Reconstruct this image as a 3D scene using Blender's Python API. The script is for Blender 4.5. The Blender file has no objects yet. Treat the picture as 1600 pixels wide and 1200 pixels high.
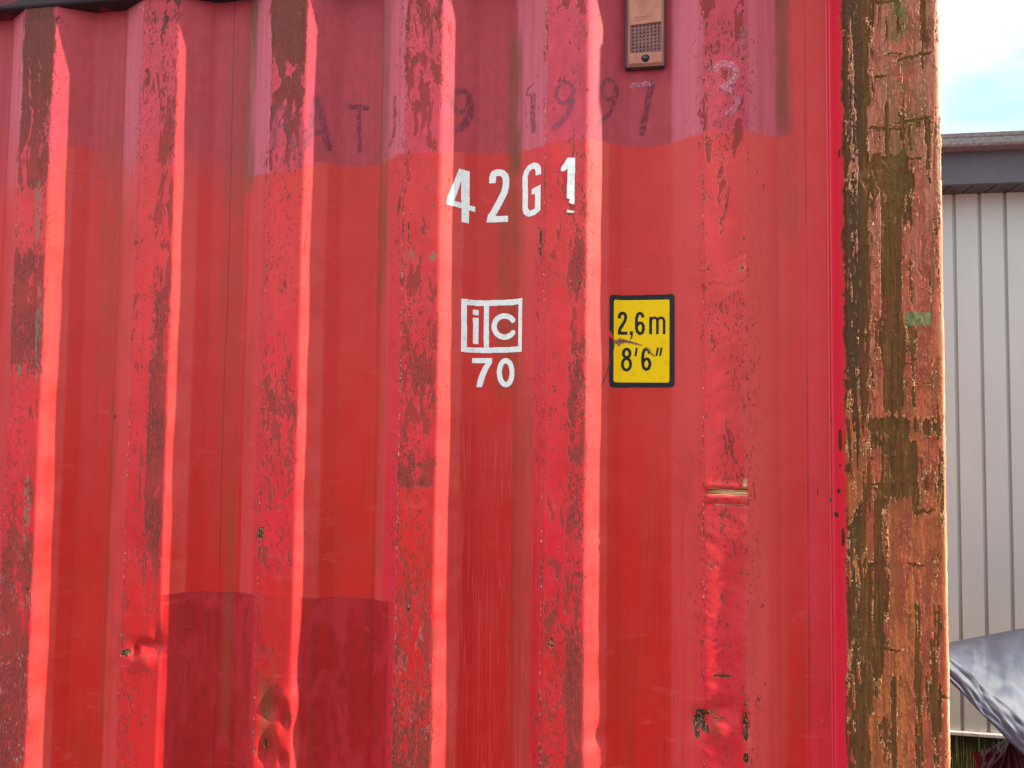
import bpy, bmesh, math, random
import numpy as np
from math import radians, pi, sin, cos
from mathutils import Vector, Matrix

# ------------------------------------------------------------------ camera, light, exposure
scn = bpy.context.scene
CAM = Vector((0.0, -1.3973, 1.68))
cd = bpy.data.cameras.new('camera'); cam = bpy.data.objects.new('camera', cd)
scn.collection.objects.link(cam); scn.camera = cam
cd.sensor_width = 36.0; cd.lens = 36.0 * 1202 / 1600; cd.clip_end = 3000; cd.clip_start = 0.02
r_ = Vector((0.98721484, 0.15900233, 0.01118545)); u_ = Vector((-0.0033877, -0.04922841, 0.9987818))
f_ = Vector((-0.15935928, 0.98605011, 0.04806037))
cam.matrix_world = Matrix(((r_.x, u_.x, -f_.x, CAM.x), (r_.y, u_.y, -f_.y, CAM.y), (r_.z, u_.z, -f_.z, CAM.z), (0, 0, 0, 1)))

SUN_A, SUN_E = radians(3.8), radians(27.0)      # azimuth in front of the wall plane (from +x), elevation
sdir = Vector((cos(SUN_E) * cos(SUN_A), -cos(SUN_E) * sin(SUN_A), sin(SUN_E)))
ld = bpy.data.lights.new('sun', 'SUN'); ld.energy = 5.0; ld.angle = radians(0.6); ld.color = (1.0, 0.91, 0.77)
sun = bpy.data.objects.new('sun', ld); scn.collection.objects.link(sun)
sun.rotation_euler = sdir.to_track_quat('Z', 'Y').to_euler()
w = bpy.data.worlds.new("World"); scn.world = w; w.use_nodes = True
nt = w.node_tree; nt.nodes.clear()
wo = nt.nodes.new('ShaderNodeOutputWorld'); bg = nt.nodes.new('ShaderNodeBackground')
sky = nt.nodes.new('ShaderNodeTexSky'); sky.sky_type = 'NISHITA'; sky.sun_disc = False
sky.sun_elevation = SUN_E; sky.sun_rotation = math.atan2(sdir.x, sdir.y); sky.dust_density = 2.0
tc = nt.nodes.new('ShaderNodeTexCoord'); mp = nt.nodes.new('ShaderNodeMapping'); mp.inputs['Scale'].default_value = (1.0, 1.0, 2.2)
nz = nt.nodes.new('ShaderNodeTexNoise'); nz.inputs['Scale'].default_value = 2.3; nz.inputs['Detail'].default_value = 7; nz.inputs['Roughness'].default_value = .55
cr = nt.nodes.new('ShaderNodeMapRange'); cr.inputs[1].default_value = .40; cr.inputs[2].default_value = .56; cr.inputs[3].default_value = .22; mp.inputs['Rotation'].default_value = (0, 0, radians(-3.5)); mp.inputs['Location'].default_value = (0, 0, -.03)
mx = nt.nodes.new('ShaderNodeMixRGB'); L = nt.links.new
dp = nt.nodes.new('ShaderNodeVectorMath'); dp.operation = 'DOT_PRODUCT'; dp.inputs[1].default_value = (-.93, -.25, .28)
dm = nt.nodes.new('ShaderNodeMapRange'); dm.inputs[1].default_value = -1; dm.inputs[2].default_value = 1; dm.inputs[3].default_value = 7.5; dm.inputs[4].default_value = 19
cm_ = nt.nodes.new('ShaderNodeVectorMath'); cm_.operation = 'SCALE'; cm_.inputs[0].default_value = (.93, .97, 1.06)   # cloud brightness weighted to the left, added as fill for left-facing slopes
L(tc.outputs['Generated'], dp.inputs[0]); L(dp.outputs['Value'], dm.inputs[0]); L(dm.outputs[0], cm_.inputs['Scale']); L(cm_.outputs[0], mx.inputs[2])
L(tc.outputs['Generated'], mp.inputs[0]); L(mp.outputs[0], nz.inputs['Vector']); L(nz.outputs[0], cr.inputs[0])
hz = nt.nodes.new('ShaderNodeMixRGB'); hz.blend_type = 'ADD'; hz.inputs[0].default_value = 1; hz.inputs[2].default_value = (2.2, 4.6, 5.6, 1)      # thin high haze in the gaps
L(sky.outputs[0], hz.inputs[1]); L(cr.outputs[0], mx.inputs[0]); L(hz.outputs[0], mx.inputs[1]); L(mx.outputs[0], bg.inputs[0]); L(bg.outputs[0], wo.inputs[0])
bg.inputs[1].default_value = 0.055
scn.view_settings.view_transform = 'Standard'; scn.view_settings.look = 'None'
scn.view_settings.gamma = 1; scn.view_settings.exposure = 1.20
scn.render.engine = 'CYCLES'
scn.cycles.max_bounces = 6

# ------------------------------------------------------------------ helpers
COL = scn.collection
def link(name, me, mat=None, parent=None):
    o = bpy.data.objects.new(name, me); COL.objects.link(o)
    if mat is not None:
        for m in (mat if isinstance(mat, (list, tuple)) else [mat]): me.materials.append(m)
    if parent is not None: o.parent = parent
    return o
def tag(o, label=None, cat=None, group=None, kind=None):
    if label: o['label'] = label
    if cat: o['category'] = cat
    if group: o['group'] = group
    if kind: o['kind'] = kind
    return o
def empty(name, loc, label, cat, group=None):
    o = bpy.data.objects.new(name, None); COL.objects.link(o); o.location = loc; o.empty_display_size = .1
    return tag(o, label, cat, group)
def mesh_np(name, V, F, smooth=False, attrs=None):
    me = bpy.data.meshes.new(name); V = np.ascontiguousarray(V, dtype=np.float32); F = np.ascontiguousarray(F, dtype=np.int32)
    n, k = F.shape
    me.vertices.add(len(V)); me.vertices.foreach_set('co', V.ravel())
    me.loops.add(n * k); me.loops.foreach_set('vertex_index', F.ravel())
    me.polygons.add(n); me.polygons.foreach_set('loop_start', np.arange(0, n * k, k, dtype=np.int32))
    me.polygons.foreach_set('loop_total', np.full(n, k, dtype=np.int32))
    me.polygons.foreach_set('use_smooth', np.full(n, smooth, dtype=bool))
    for an, arr in (attrs or {}).items():
        a = me.attributes.new(an, 'FLOAT_COLOR', 'POINT')
        full = np.zeros((len(V), 4), np.float32); full[:, :arr.shape[-1]] = arr.reshape(len(V), -1)
        a.data.foreach_set('color', full.ravel())
    me.update(calc_edges=True); me.validate()
    return me
def grid_faces(nr, nc, flip=False):
    i = np.arange(nr * nc).reshape(nr, nc)
    a, b, c, d = i[:-1, :-1].ravel(), i[:-1, 1:].ravel(), i[1:, 1:].ravel(), i[1:, :-1].ravel()
    return np.stack([a, d, c, b] if flip else [a, b, c, d], 1)
def grid_mesh(name, X, Y, Z, attrs=None, flip=False, smooth=True, keep=None):
    V = np.stack([X.ravel(), Y.ravel(), Z.ravel()], 1); F = grid_faces(*X.shape, flip=flip)
    at = {k: v.reshape(len(V), -1) for k, v in (attrs or {}).items()}
    if keep is not None:
        F = F[keep.ravel()]; used = np.unique(F); m = np.zeros(len(V), np.int32); m[used] = np.arange(len(used))
        V = V[used]; F = m[F]; at = {k: v[used] for k, v in at.items()}
    return mesh_np(name, V, F, smooth, at)
class MB:
    def __init__(s): s.bm = bmesh.new()
    def box(s, x0, x1, y0, y1, z0, z1, bev=0, seg=2):
        r = bmesh.ops.create_cube(s.bm, size=1.0)
        for v in r['verts']: v.co = Vector(((x0 + x1) / 2 + v.co.x * (x1 - x0), (y0 + y1) / 2 + v.co.y * (y1 - y0), (z0 + z1) / 2 + v.co.z * (z1 - z0)))
        if bev:
            es = list({e for v in r['verts'] for e in v.link_edges})
            bmesh.ops.bevel(s.bm, geom=es, offset=bev, segments=seg, affect='EDGES', profile=.5)
        return s
    def prism(s, pts, axis, a0, a1):     # closed outline extruded along an axis ('x','y','z')
        def P(p, a): return {'x': (a, p[0], p[1]), 'y': (p[0], a, p[1]), 'z': (p[0], p[1], a)}[axis]
        A = [s.bm.verts.new(P(p, a0)) for p in pts]; B = [s.bm.verts.new(P(p, a1)) for p in pts]
        n = len(pts); s.bm.faces.new(A); s.bm.faces.new(B[::-1])
        for i in range(n): s.bm.faces.new((A[i], B[i], B[(i + 1) % n], A[(i + 1) % n]))
        return s
    def cyl(s, c, r, h, axis='y', seg=20, r2=None):
        rr = bmesh.ops.create_cone(s.bm, cap_ends=True, segments=seg, radius1=r, radius2=r if r2 is None else r2, depth=h)
        M = {'z': Matrix(), 'y': Matrix.Rotation(pi / 2, 4, 'X'), 'x': Matrix.Rotation(pi / 2, 4, 'Y')}[axis]
        for v in rr['verts']: v.co = M @ v.co + Vector(c)
        return s
    def ball(s, c, r, sc=(1, 1, 1)):
        rr = bmesh.ops.create_uvsphere(s.bm, u_segments=16, v_segments=10, radius=r)
        for v in rr['verts']: v.co = Vector((v.co.x * sc[0], v.co.y * sc[1], v.co.z * sc[2])) + Vector(c)
        return s
    def build(s, name, mat, parent=None, smooth=False):
        bmesh.ops.recalc_face_normals(s.bm, faces=s.bm.faces)
        me = bpy.data.meshes.new(name); s.bm.to_mesh(me); s.bm.free()
        if smooth: me.polygons.foreach_set('use_smooth', np.ones(len(me.polygons), bool))
        return link(name, me, mat, parent)

# --- numpy noise
def _h(ix, iy, seed):
    h = (ix.astype(np.int64) * 374761393 + iy.astype(np.int64) * 668265263 + seed * 974634777) & 0xffffffff
    h = ((h ^ (h >> 13)) * 1274126177) & 0xffffffff
    return ((h ^ (h >> 16)) & 0xffff) / 65535.0
def perlin(x, y, seed=0):
    x0 = np.floor(x); y0 = np.floor(y); fx = x - x0; fy = y - y0
    u = fx * fx * fx * (fx * (fx * 6 - 15) + 10); v = fy * fy * fy * (fy * (fy * 6 - 15) + 10)
    def g(dx, dy):
        a = _h(x0 + dx, y0 + dy, seed) * 2 * pi
        return np.cos(a) * (fx - dx) + np.sin(a) * (fy - dy)
    return ((g(0, 0) * (1 - u) + g(1, 0) * u) * (1 - v) + (g(0, 1) * (1 - u) + g(1, 1) * u) * v) * 1.5
def fbm(x, y, seed=0, oct=5, rough=.55):
    s = 0; a = 1; t = 0; f = 1
    for i in range(oct): s = s + a * perlin(x * f + i * 17.3, y * f - i * 9.1, seed + i); t += a; a *= rough; f *= 2.03
    return s / t * 1.6
def sst(a, b, x): t = np.clip((x - a) / (b - a), 0, 1); return t * t * (3 - 2 * t)
def box2(x, z, x0, x1, z0, z1, s=.01, sz=None):
    sz = s if sz is None else sz
    return sst(x0 - s, x0 + s, x) * (1 - sst(x1 - s, x1 + s, x)) * sst(z0 - sz, z0 + sz, z) * (1 - sst(z1 - sz, z1 + sz, z))
def gs(x, z, cx, cz, sx, sz): return np.exp(-((x - cx) / sx) ** 2 - ((z - cz) / sz) ** 2)
def dist_poly(x, z, pts):
    d = np.full(x.shape, 9.0)
    for (ax, az), (bx, bz) in zip(pts[:-1], pts[1:]):
        dx, dz = bx - ax, bz - az; t = np.clip(((x - ax) * dx + (z - az) * dz) / (dx * dx + dz * dz + 1e-12), 0, 1)
        d = np.minimum(d, np.hypot(x - ax - t * dx, z - az - t * dz))
    return d
def stroke(x, z, pts, wd):        # butt ends, round joints
    m = np.zeros(x.shape, bool); h = wd / 2
    for (ax, az), (bx, bz) in zip(pts[:-1], pts[1:]):
        dx, dz = bx - ax, bz - az; l2 = dx * dx + dz * dz; t = ((x - ax) * dx + (z - az) * dz) / l2
        m |= (t >= 0) & (t <= 1) & (np.hypot(x - ax - t * dx, z - az - t * dz) < h)
    for px, pz in pts[1:-1]: m |= np.hypot(x - px, z - pz) < h
    return m
def inpoly(x, z, pts):
    m = np.zeros(x.shape, bool); n = len(pts)
    for i in range(n):
        (ax, az), (bx, bz) = pts[i], pts[(i + 1) % n]
        c = ((az > z) != (bz > z)) & (x < (bx - ax) * (z - az) / (bz - az + 1e-12) + ax); m ^= c
    return m

# --- node helper
class NT:
    def __init__(s, name):
        s.m = bpy.data.materials.new(name); s.m.use_nodes = True; s.t = s.m.node_tree; s.n = s.t.nodes
        s.b = s.n['Principled BSDF']; s.tc = s.n.new('ShaderNodeTexCoord')
    def _in(s, sock, v):
        if v is None: return
        if isinstance(v, bpy.types.NodeSocket): s.t.links.new(v, sock)
        elif isinstance(v, (tuple, list)) and len(v) == 3 and sock.type == 'RGBA': sock.default_value = (*v, 1)
        else: sock.default_value = v
    def map(s, scale, loc=(0, 0, 0)):
        m = s.n.new('ShaderNodeMapping'); s._in(m.inputs[0], s.tc.outputs['Object']); m.inputs['Scale'].default_value = scale; m.inputs['Location'].default_value = loc
        return m.outputs[0]
    def noise(s, scale, detail=5, rough=.55, dist=0, loc=(0, 0, 0)):
        n = s.n.new('ShaderNodeTexNoise'); s._in(n.inputs['Vector'], s.map(scale, loc))
        n.inputs['Scale'].default_value = 1; n.inputs['Detail'].default_value = detail; n.inputs['Roughness'].default_value = rough; n.inputs['Distortion'].default_value = dist
        return n.outputs[0]
    def voro(s, scale, feature='F1', out=0):
        n = s.n.new('ShaderNodeTexVoronoi'); n.feature = feature; s._in(n.inputs['Vector'], s.map(scale)); n.inputs['Scale'].default_value = 1
        return n.outputs[out]
    def m2(s, op, a, b=None, c=None, clamp=False):
        n = s.n.new('ShaderNodeMath'); n.operation = op; n.use_clamp = clamp
        s._in(n.inputs[0], a); s._in(n.inputs[1], b); s._in(n.inputs[2], c)
        return n.outputs[0]
    def add(s, a, b): return s.m2('ADD', a, b)
    def mul(s, a, b): return s.m2('MULTIPLY', a, b)
    def rng(s, v, a, b, c=0., d=1., smooth=True):
        n = s.n.new('ShaderNodeMapRange'); n.interpolation_type = 'SMOOTHSTEP' if smooth else 'LINEAR'
        for i, q in enumerate((v, a, b, c, d)): s._in(n.inputs[i], q)
        return n.outputs[0]
    def mix(s, f, a, b, mode='MIX'):
        n = s.n.new('ShaderNodeMixRGB'); n.blend_type = mode
        s._in(n.inputs[0], f); s._in(n.inputs[1], a); s._in(n.inputs[2], b); return n.outputs[0]
    def attr(s, name):
        n = s.n.new('ShaderNodeAttribute'); n.attribute_name = name
        sp = s.n.new('ShaderNodeSeparateColor'); s._in(sp.inputs[0], n.outputs['Color'])
        return sp.outputs[0], sp.outputs[1], sp.outputs[2], n.outputs['Alpha']
    def bump(s, h, dist, strength=1.0, normal=None):
        n = s.n.new('ShaderNodeBump'); n.inputs['Strength'].default_value = strength; n.inputs['Distance'].default_value = dist
        s._in(n.inputs['Height'], h); s._in(n.inputs['Normal'], normal); return n.outputs[0]
    def out(s, col=None, rough=None, metal=None, normal=None, spec=None):
        s._in(s.b.inputs['Base Color'], col); s._in(s.b.inputs['Roughness'], rough); s._in(s.b.inputs['Metallic'], metal)
        s._in(s.b.inputs['Normal'], normal); s._in(s.b.inputs['Specular IOR Level'], spec); return s.m
def sc(r, g, b):      # sRGB 0-255 -> linear
    return tuple((c / 255 / 12.92 if c / 255 < .04045 else ((c / 255 + .055) / 1.055) ** 2.4) for c in (r, g, b))

# ------------------------------------------------------------------ container wall shape
ZR = 2.536                                   # underside of the top rail
RIB_L = [-1.274, -1.003, -0.7155, -0.4386, -.1689, .1164]
RIB_R = [-1.2025, -.9205, -.6430, -.3665, -.0915, .1885]
RIB_H = [-.0008, .0026, -.0028, -.0072, -.0049, .000]     # crest level (negative = prouder)
IN = 0.036
bx, by = [.40, .3012, .3010, .2995, .255], [IN - .001, IN - .001, IN - .001, IN, IN]
for k in range(5, -1, -1):
    bx += [RIB_R[k], RIB_L[k], RIB_L[k] - .064]; by += [RIB_H[k], RIB_H[k], IN]
    bx += [(RIB_R[k - 1] if k else RIB_L[0] - .206) + .066]; by += [IN]
x = RIB_L[0] - .206
while x > -5.6: bx += [x, x - .072, x - .138, x - .206 - .072 + .068]; by += [0, 0, IN, IN]; x -= .278
BX = np.array(bx[::-1]); BY = np.array(by[::-1])
fx = np.arange(-5.8, .42, .0005); fy = np.interp(fx, BX, BY)
ker = np.exp(-np.linspace(-2.5, 2.5, 21) ** 2 / 2); ker /= ker.sum()
fy = np.convolve(np.pad(fy, 10, 'edge'), ker, 'valid')
def crest(x): return np.clip(1 - np.interp(x, fx, fy) / IN, 0, 1)      # 1 on the ribs, 0 in the valleys
def dents(x, z):
    """inward displacement (+) of the pressed steel; positions measured on the wall"""
    d = np.zeros(np.broadcast(x, z).shape)
    cx, cz = (-0.95429, 1.22065)
    d += .010 * gs(x, z, cx + .004, cz + .010, .022, .012) + .012 * gs(x, z, cx - .020, cz - .003, .008, .010) + .007 * gs(x, z, cx + .028, cz + .018, .012, .025)
    d -= .003 * gs(x, z, cx + .008, cz - .022, .02, .014)
    cx, cz = (-0.66085, 1.1338)
    d += .012 * gs(x, z, cx - .022, cz - .002, .018, .026) + .010 * gs(x, z, cx + .005, cz - .028, .010, .020) + .012 * gs(x, z, cx + .030, cz - .055, .014, .035)
    d += .014 * gs(x, z, cx - .030, cz - .085, .016, .035) + .010 * gs(x, z, cx + .03, cz + .07, .012, .06) * .6 - .004 * gs(x, z, cx + .01, cz + .02, .014, .014)
    d += .008 * gs(x, z, cx + .004, cz - .10, .012, .018)
    cx, cz = (0.15552, 1.56086)      # horizontal crease on the right rib
    rb = sst(cx - .042, cx - .030, x) * (1 - sst(cx + .034, cx + .038, x))
    d += rb * (.0045 * np.exp(-((z - cz) / .0045) ** 2) + .0022 * np.exp(-((z - cz + .023) / .002) ** 2) - .002 * np.exp(-((z - cz + .011) / .006) ** 2) - .0015 * np.exp(-((z - cz - .010) / .006) ** 2))
    d += rb * .004 * gs(x, z, cx + .030, cz + .012, .008, .018)
    cz2 = 1.41447
    wav = fbm(x * 14 + 3, z * 34 + x * 12, 77, 4)
    d += .0011 * wav * box2(x, z, cx - .05, cx + .05, 1.08734 - .2, 1.53636, .012, .03)
    d += .0045 * sst(cx - .034, cx + .012, x) * (1 - sst(cx + .05, cx + .08, x)) * box2(x, z, -9, 9, 1.21727, 1.44761, .01, .05)
    cx, cz = (0.11377, 1.16221)
    d += .016 * gs(x, z, cx, cz, .010, .018) + .008 * gs(x, z, cx - .012, cz - .004, .012, .026)
    cx, cz = (0.18884, 1.16545)
    d += .013 * gs(x, z, cx, cz, .007, .030) + .006 * gs(x, z, cx - .03, cz + .022, .025, .020)
    cx, cz = (0.15258, 1.18236)
    d += .005 * gs(x, z, cx, cz, .03, .016) - .004 * gs(x, z, cx - .005, cz - .030, .022, .022) + .004 * gs(x, z, cx + .012, cz - .075, .022, .03)
    cx, cz = (-0.06952, 1.12457)
    d += .006 * gs(x, z, cx + .004, cz - .005, .02, .020)
    cx, cz = (-1.17035, 1.13631)
    d -= .0035 * gs(x, z, cx + .02, cz, .014, .02)
    cx, cz = (-0.02025, 1.96723)
    d += .0012 * gs(x, z, cx, cz, .008, .004)
    return d
def wall_y(x, z):
    x = np.asarray(x) + .0025 * fbm(z * 2.2, x * 4 + 2, 99, 3)
    b = np.interp(x, fx, fy)
    low = .0016 * fbm(x * 1.7 + 4, z * 2.1, 5, 3) + .0007 * fbm(x * 9, z * 5, 8, 3)
    fade = 1 - sst(.285, .335, x)
    ln = -0.60211
    return b + (low + dents(x, z)) * fade - .0016 * sst(-0.81549 - .0006, -0.81549 + .0006, x) * (1 - sst(-0.7736, -0.75733, x))

# masks -----------------------------------------------------------
PAINT_LINE = [(-2.95196, 2.27378), (-1.33711, 2.20589), (-1.18547, 2.20283), (-1.01533, 2.19835), (-0.90321, 2.19295), (-0.78083, 2.16945), (-0.71839, 2.16301), (-0.65172, 2.16918), (-0.62256, 2.18175), (-0.50516, 2.18134), (-0.44429, 2.1866), (-0.3662, 2.18804), (-0.31825, 2.19601), (-0.24288, 2.19262), (-0.17063, 2.19368), (-0.09705, 2.19622), (-0.05918, 2.19811), (-0.02405, 2.19739), (0.04664, 2.19409), (0.11331, 2.20143), (0.18788, 2.20355), (0.23285, 2.20072), (0.28003, 2.20087), (0.30438, 2.20321)]
def LOOP(cx, cy, rx, ry, tilt=0, a0=0, a1=360): 
    return [(cx + rx * cos(radians(a)) + tilt * ry * sin(radians(a)), cy + ry * sin(radians(a))) for a in range(a0, a1 + 1, 20)]
_c = [(-0.33358, 2.29152), (-0.13206, 2.28848), (-0.05175, 2.29918)]
GHOST = [  # points, width, tone (1 purple, 2 pale)
 ([(-0.70325, 2.29578), (-0.70367, 2.21358)], .012, 1), ([(-0.70048, 2.29306), (-0.68157, 2.28945), (-0.67178, 2.27352), (-0.67803, 2.25718), (-0.69942, 2.25442)], .011, 1), ([(-0.68329, 2.25361), (-0.66347, 2.21172)], .012, 1),
 ([(-0.62429, 2.30772), (-0.63687, 2.21605)], .013, 1), ([(-0.62159, 2.30757), (-0.60188, 2.21444)], .013, 1), ([(-0.63485, 2.24322), (-0.60655, 2.24184)], .014, 1),
 ([(-0.56746, 2.30186), (-0.53007, 2.2985)], .012, 1), ([(-0.54732, 2.29686), (-0.5428, 2.21128)], .010, 1),
 ([(-0.46374, 2.30313), (-0.4626, 2.24373), (-0.46736, 2.22382), (-0.47361, 2.21404)], .009, 1),
 (LOOP(*_c[0], .0145, .0215, .12), .011, 1), ([(-0.3171, 2.29441), (-0.31801, 2.26915), (-0.32781, 2.24438), (-0.35176, 2.22786)], .013, 1),
 ([(-0.19301, 2.31573), (-0.20516, 2.30904), (-0.20628, 2.29923), (-0.19523, 2.29366)], .005, 1), ([(-0.19279, 2.29352), (-0.19492, 2.26285), (-0.19091, 2.2258)], .011, 1), ([(-0.20983, 2.28832), (-0.20686, 2.23765)], .003, 1),
 (LOOP(*_c[1], .0150, .0200, .08), .010, 1), ([(-0.11664, 2.29242), (-0.11882, 2.26595), (-0.12815, 2.24472), (-0.1494, 2.22407)], .012, 1),
 (LOOP(*_c[2], .0140, .0190, .1), .009, 1), ([(-0.03985, 2.30339), (-0.04445, 2.26937), (-0.05389, 2.25032), (-0.06931, 2.23155)], .009, 1),
 ([(-0.00906, 2.31155), (0.02643, 2.31432)], .011, 2), ([(0.02761, 2.31425), (0.01829, 2.27206), (0.009, 2.22137)], .013, 1),
 ([(0.1381, 2.31753), (0.14371, 2.32424), (0.15266, 2.32602), (0.16604, 2.32281), (0.17381, 2.31527), (0.1749, 2.30582), (0.16931, 2.29327), (0.1537, 2.28365), (0.16815, 2.27577), (0.1759, 2.26596), (0.17698, 2.25656), (0.17251, 2.24279), (0.15916, 2.23417)], .012, 2)]
RUST_SPOTS = [(-0.42707, 2.07689), (-0.37952, 2.08515), (-0.10345, 1.93009), (0.11882, 2.07987), (0.18726, 2.00736), (0.1838, 1.95365), (0.12359, 2.39891), (0.13254, 2.35683), (0.18634, 2.42029), (0.18397, 2.37098), (0.18606, 2.32973), (0.13026, 2.32746), (0.30079, 1.56457), (0.34258, 1.56563), (0.3443, 1.52432), (0.3165, 1.56278), (-1.05976, 1.69372), (-1.05201, 1.67837), (-1.19721, 1.06285), (-1.24643, 1.33408), (-1.21116, 1.33054), (0.18323, 1.41566), (0.18894, 1.19787), (-0.14833, 1.28318), (-0.70668, 1.46904), (0.19074, 1.10101), (-0.41355, 1.3338), (-0.37926, 1.33314)]
def sty(z, pairs):            # piecewise value down a rib, control points (z, value)
    zz = np.array([p[0] for p in pairs][::-1]); vv = np.array([p[1] for p in pairs][::-1]); return np.interp(z, zz, vv)
Zp = lambda py: 0
def wall_masks(X, Z):
    C = crest(X); yl = np.interp(X.ravel(), [p[0] for p in PAINT_LINE], [p[1] for p in PAINT_LINE]).reshape(X.shape)
    n1 = fbm(X * 14, Z * 14, 21, 4); n2 = fbm(X * 45, Z * 9, 31, 5); n3 = fbm(X * 70, Z * 60, 41, 4)
    old = sst(-.0015, .0015, Z - yl - .004 * n1 - .002 * n3)
    soft = 1 - sst(-.80, -.77, X)                                  # left of the re-painted sheet the change is gradual
    old = old * (1 - soft) + soft * sst(-.12, .10, Z - yl + .05 * n1) * .9
    old *= 1 - sst(.268, .285, X + .006 * n2)
    face = sst(.80, .97, C)
    def rib(k, a=.0, b=1.0):
        w_ = RIB_R[k] - RIB_L[k]; return sst(RIB_L[k] + a * w_ - .004, RIB_L[k] + a * w_ + .004, X + .003 * n2) * (1 - sst(RIB_L[k] + b * w_ - .004, RIB_L[k] + b * w_ + .004, X + .003 * n2))
    H = lambda py: 2.4744 - (py) * 0.0011810583333333336
    wear = .22 * face + .02
    wear = wear + rib(0) * (sty(Z, [(H(0), .75), (H(260), .62), (H(300), .10), (H(370), .30), (H(400), .75), (H(520), .8), (H(620), .35), (H(860), .35), (H(900), .7), (H(1200), .75)]) - .2)
    wear = wear + rib(1, .0, .45) * sty(Z, [(H(0), .15), (H(300), .1), (H(600), .05), (H(1200), .15)]) + rib(1, .5, 1.) * sty(Z, [(H(0), .18), (H(200), .38), (H(560), .42), (H(620), .55), (H(830), .65), (H(900), .35), (H(1000), .12), (H(1200), .12)])
    wear = wear + rib(2) * sty(Z, [(H(0), .75), (H(120), .5), (H(240), .3), (H(275), .02), (H(560), .05), (H(640), .28), (H(760), .22), (H(830), .1), (H(900), .2), (H(960), .0), (H(1200), .05)])
    wear = wear + rib(3) * sty(Z, [(H(0), .25), (H(230), .25), (H(245), .05), (H(380), .10), (H(440), .26), (H(700), .34), (H(775), .5), (H(782), .08), (H(900), .15), (H(1000), .3), (H(1200), .4)])
    wear = wear + rib(4, .6, 1.02) * sty(Z, [(H(0), .1), (H(250), .15), (H(400), .35), (H(700), .4), (H(900), .25), (H(1050), .55), (H(1200), .6)]) + rib(4, 0, .6) * sty(Z, [(H(0), .05), (H(700), .0), (H(850), .2), (H(950), .25), (H(1200), .15)])
    wear = wear + rib(5) * sty(Z, [(H(0), .14), (H(300), .10), (H(600), .05), (H(900), .05), (H(1000), -.1), (H(1200), -.05)])
    wear = wear + box2(X, Z, 0.19411, 0.22908, -9, 9, .006) * .16
    wear = wear - .12 * box2(X, Z, -0.43701, -0.33952, H(1400), H(785), .004)*0
    wear = wear + .08 * (sst(H(90), H(0), Z)) * face + .25 * gs(X, Z, RIB_L[0] + .02, ZR, .10, .06) + .2 * gs(X, Z, RIB_R[1] + .03, ZR, .06, .06)
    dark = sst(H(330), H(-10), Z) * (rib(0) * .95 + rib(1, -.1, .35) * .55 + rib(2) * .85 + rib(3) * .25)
    dark = dark + .9 * sst(H(45), H(0), Z + .01 * n1) * (1 - sst(-.93, -.78, X)) + .18 * rib(5)  # top-left undercoat darkened to paint in shade below the rail
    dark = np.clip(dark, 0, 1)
    # rib left edge cracks
    edge = np.zeros_like(X)
    for k in range(6): edge = edge + np.exp(-((X - RIB_L[k] - .001 + .0010 * n2) / .0022) ** 2) * (.55 + .45 * fbm(X * 3, Z * 16, 50 + k, 4)) + .5 * np.exp(-((X - RIB_R[k] + .003 + .002 * n2) / .0025) ** 2) * (.35 + .6 * fbm(X * 3, Z * 12, 60 + k, 4))
    edge = np.clip(edge, 0, 1)
    # olive brown vertical stains
    olive = np.zeros_like(X)
    for (xa, xb, ya, yb, s_) in [(-0.78409, -0.75939, 2.5366, 2.13696, 0.9), (-0.76486, -0.75118, 1.86663, 1.63056, 0.3), (-0.50104, -0.47778, 2.49925, 1.89045, 0.75), (-0.49586, -0.4752, 1.89045, 1.39837, 0.3), (-0.24403, -0.21715, 2.42482, 2.14302, 0.95), (-0.26244, -0.20742, 2.14302, 1.72452, 0.55), (-0.23179, -0.18923, 1.7481, 1.05713, 0.42), (0.24938, 0.27123, 2.52414, 2.20991, 0.8), (0.25595, 0.28645, 2.20991, 2.01017, 0.35), (-1.23646, -1.17648, 2.15516, 1.96216, 0.15), (-1.10249, -1.04409, 2.28936, 1.7481, 0.3), (-0.83109, -0.78271, 2.4372, 1.39837, 0.28), (-0.80339, -0.78684, 1.5605, 1.05713, 0.55), (-1.07029, -1.04409, 1.7481, 1.05713, 0.4), (0.33502, 0.34146, 2.5366, 1.05713, 0.5), (0.08077, 0.08873, 2.10667, 1.63056, 0.1), (-0.70495, -0.68335, 1.18128, 1.05713, 0.8), (-0.68335, -0.67393, 1.21534, 1.05713, 0.5), (-1.03684, -1.00794, 1.27228, 1.24378, 0.5), (0.12946, 0.14519, 1.1983, 1.13601, 0.5), (0.15192, 0.16087, 1.15863, 1.13601, 0.5)]:
        olive = np.maximum(olive, s_ * box2(X, Z, xa, xb, yb, ya, .004, .03))
    olive = olive * (.75 + .5 * n2)
    # dark crimson re-paint at the bottom left
    PT = [(-1.29351, 1.31607), (-0.92869, 1.33068), (-0.83272, 1.33506), (-0.76656, 1.33657), (-0.69911, 1.34162), (-0.63411, 1.34104), (-0.60442, 1.33569), (-0.51096, 1.33521), (-0.4408, 1.3407), (-0.10514, 1.35228)]; zt = np.interp(X.ravel(), [p[0] for p in PT], [p[1] for p in PT]).reshape(X.shape) + .002 * n1
    patch = box2(X, Z, -0.9253, -0.44262, -9, 9, .0015) * (1 - sst(-.0012, .0012, Z - zt)) * (1 - face * .70)
    crim = face * (.75 + .3 * n1)                                   # bluish crimson coat on the ribs
    for (xa, xb) in [(-0.18793, -0.16533), (-0.46826, -0.43919), (-0.73043, -0.71168), (0.29578, 0.36558)]: crim = np.maximum(crim, box2(X, Z, xa, xb, -9, 9, .003 ))
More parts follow.
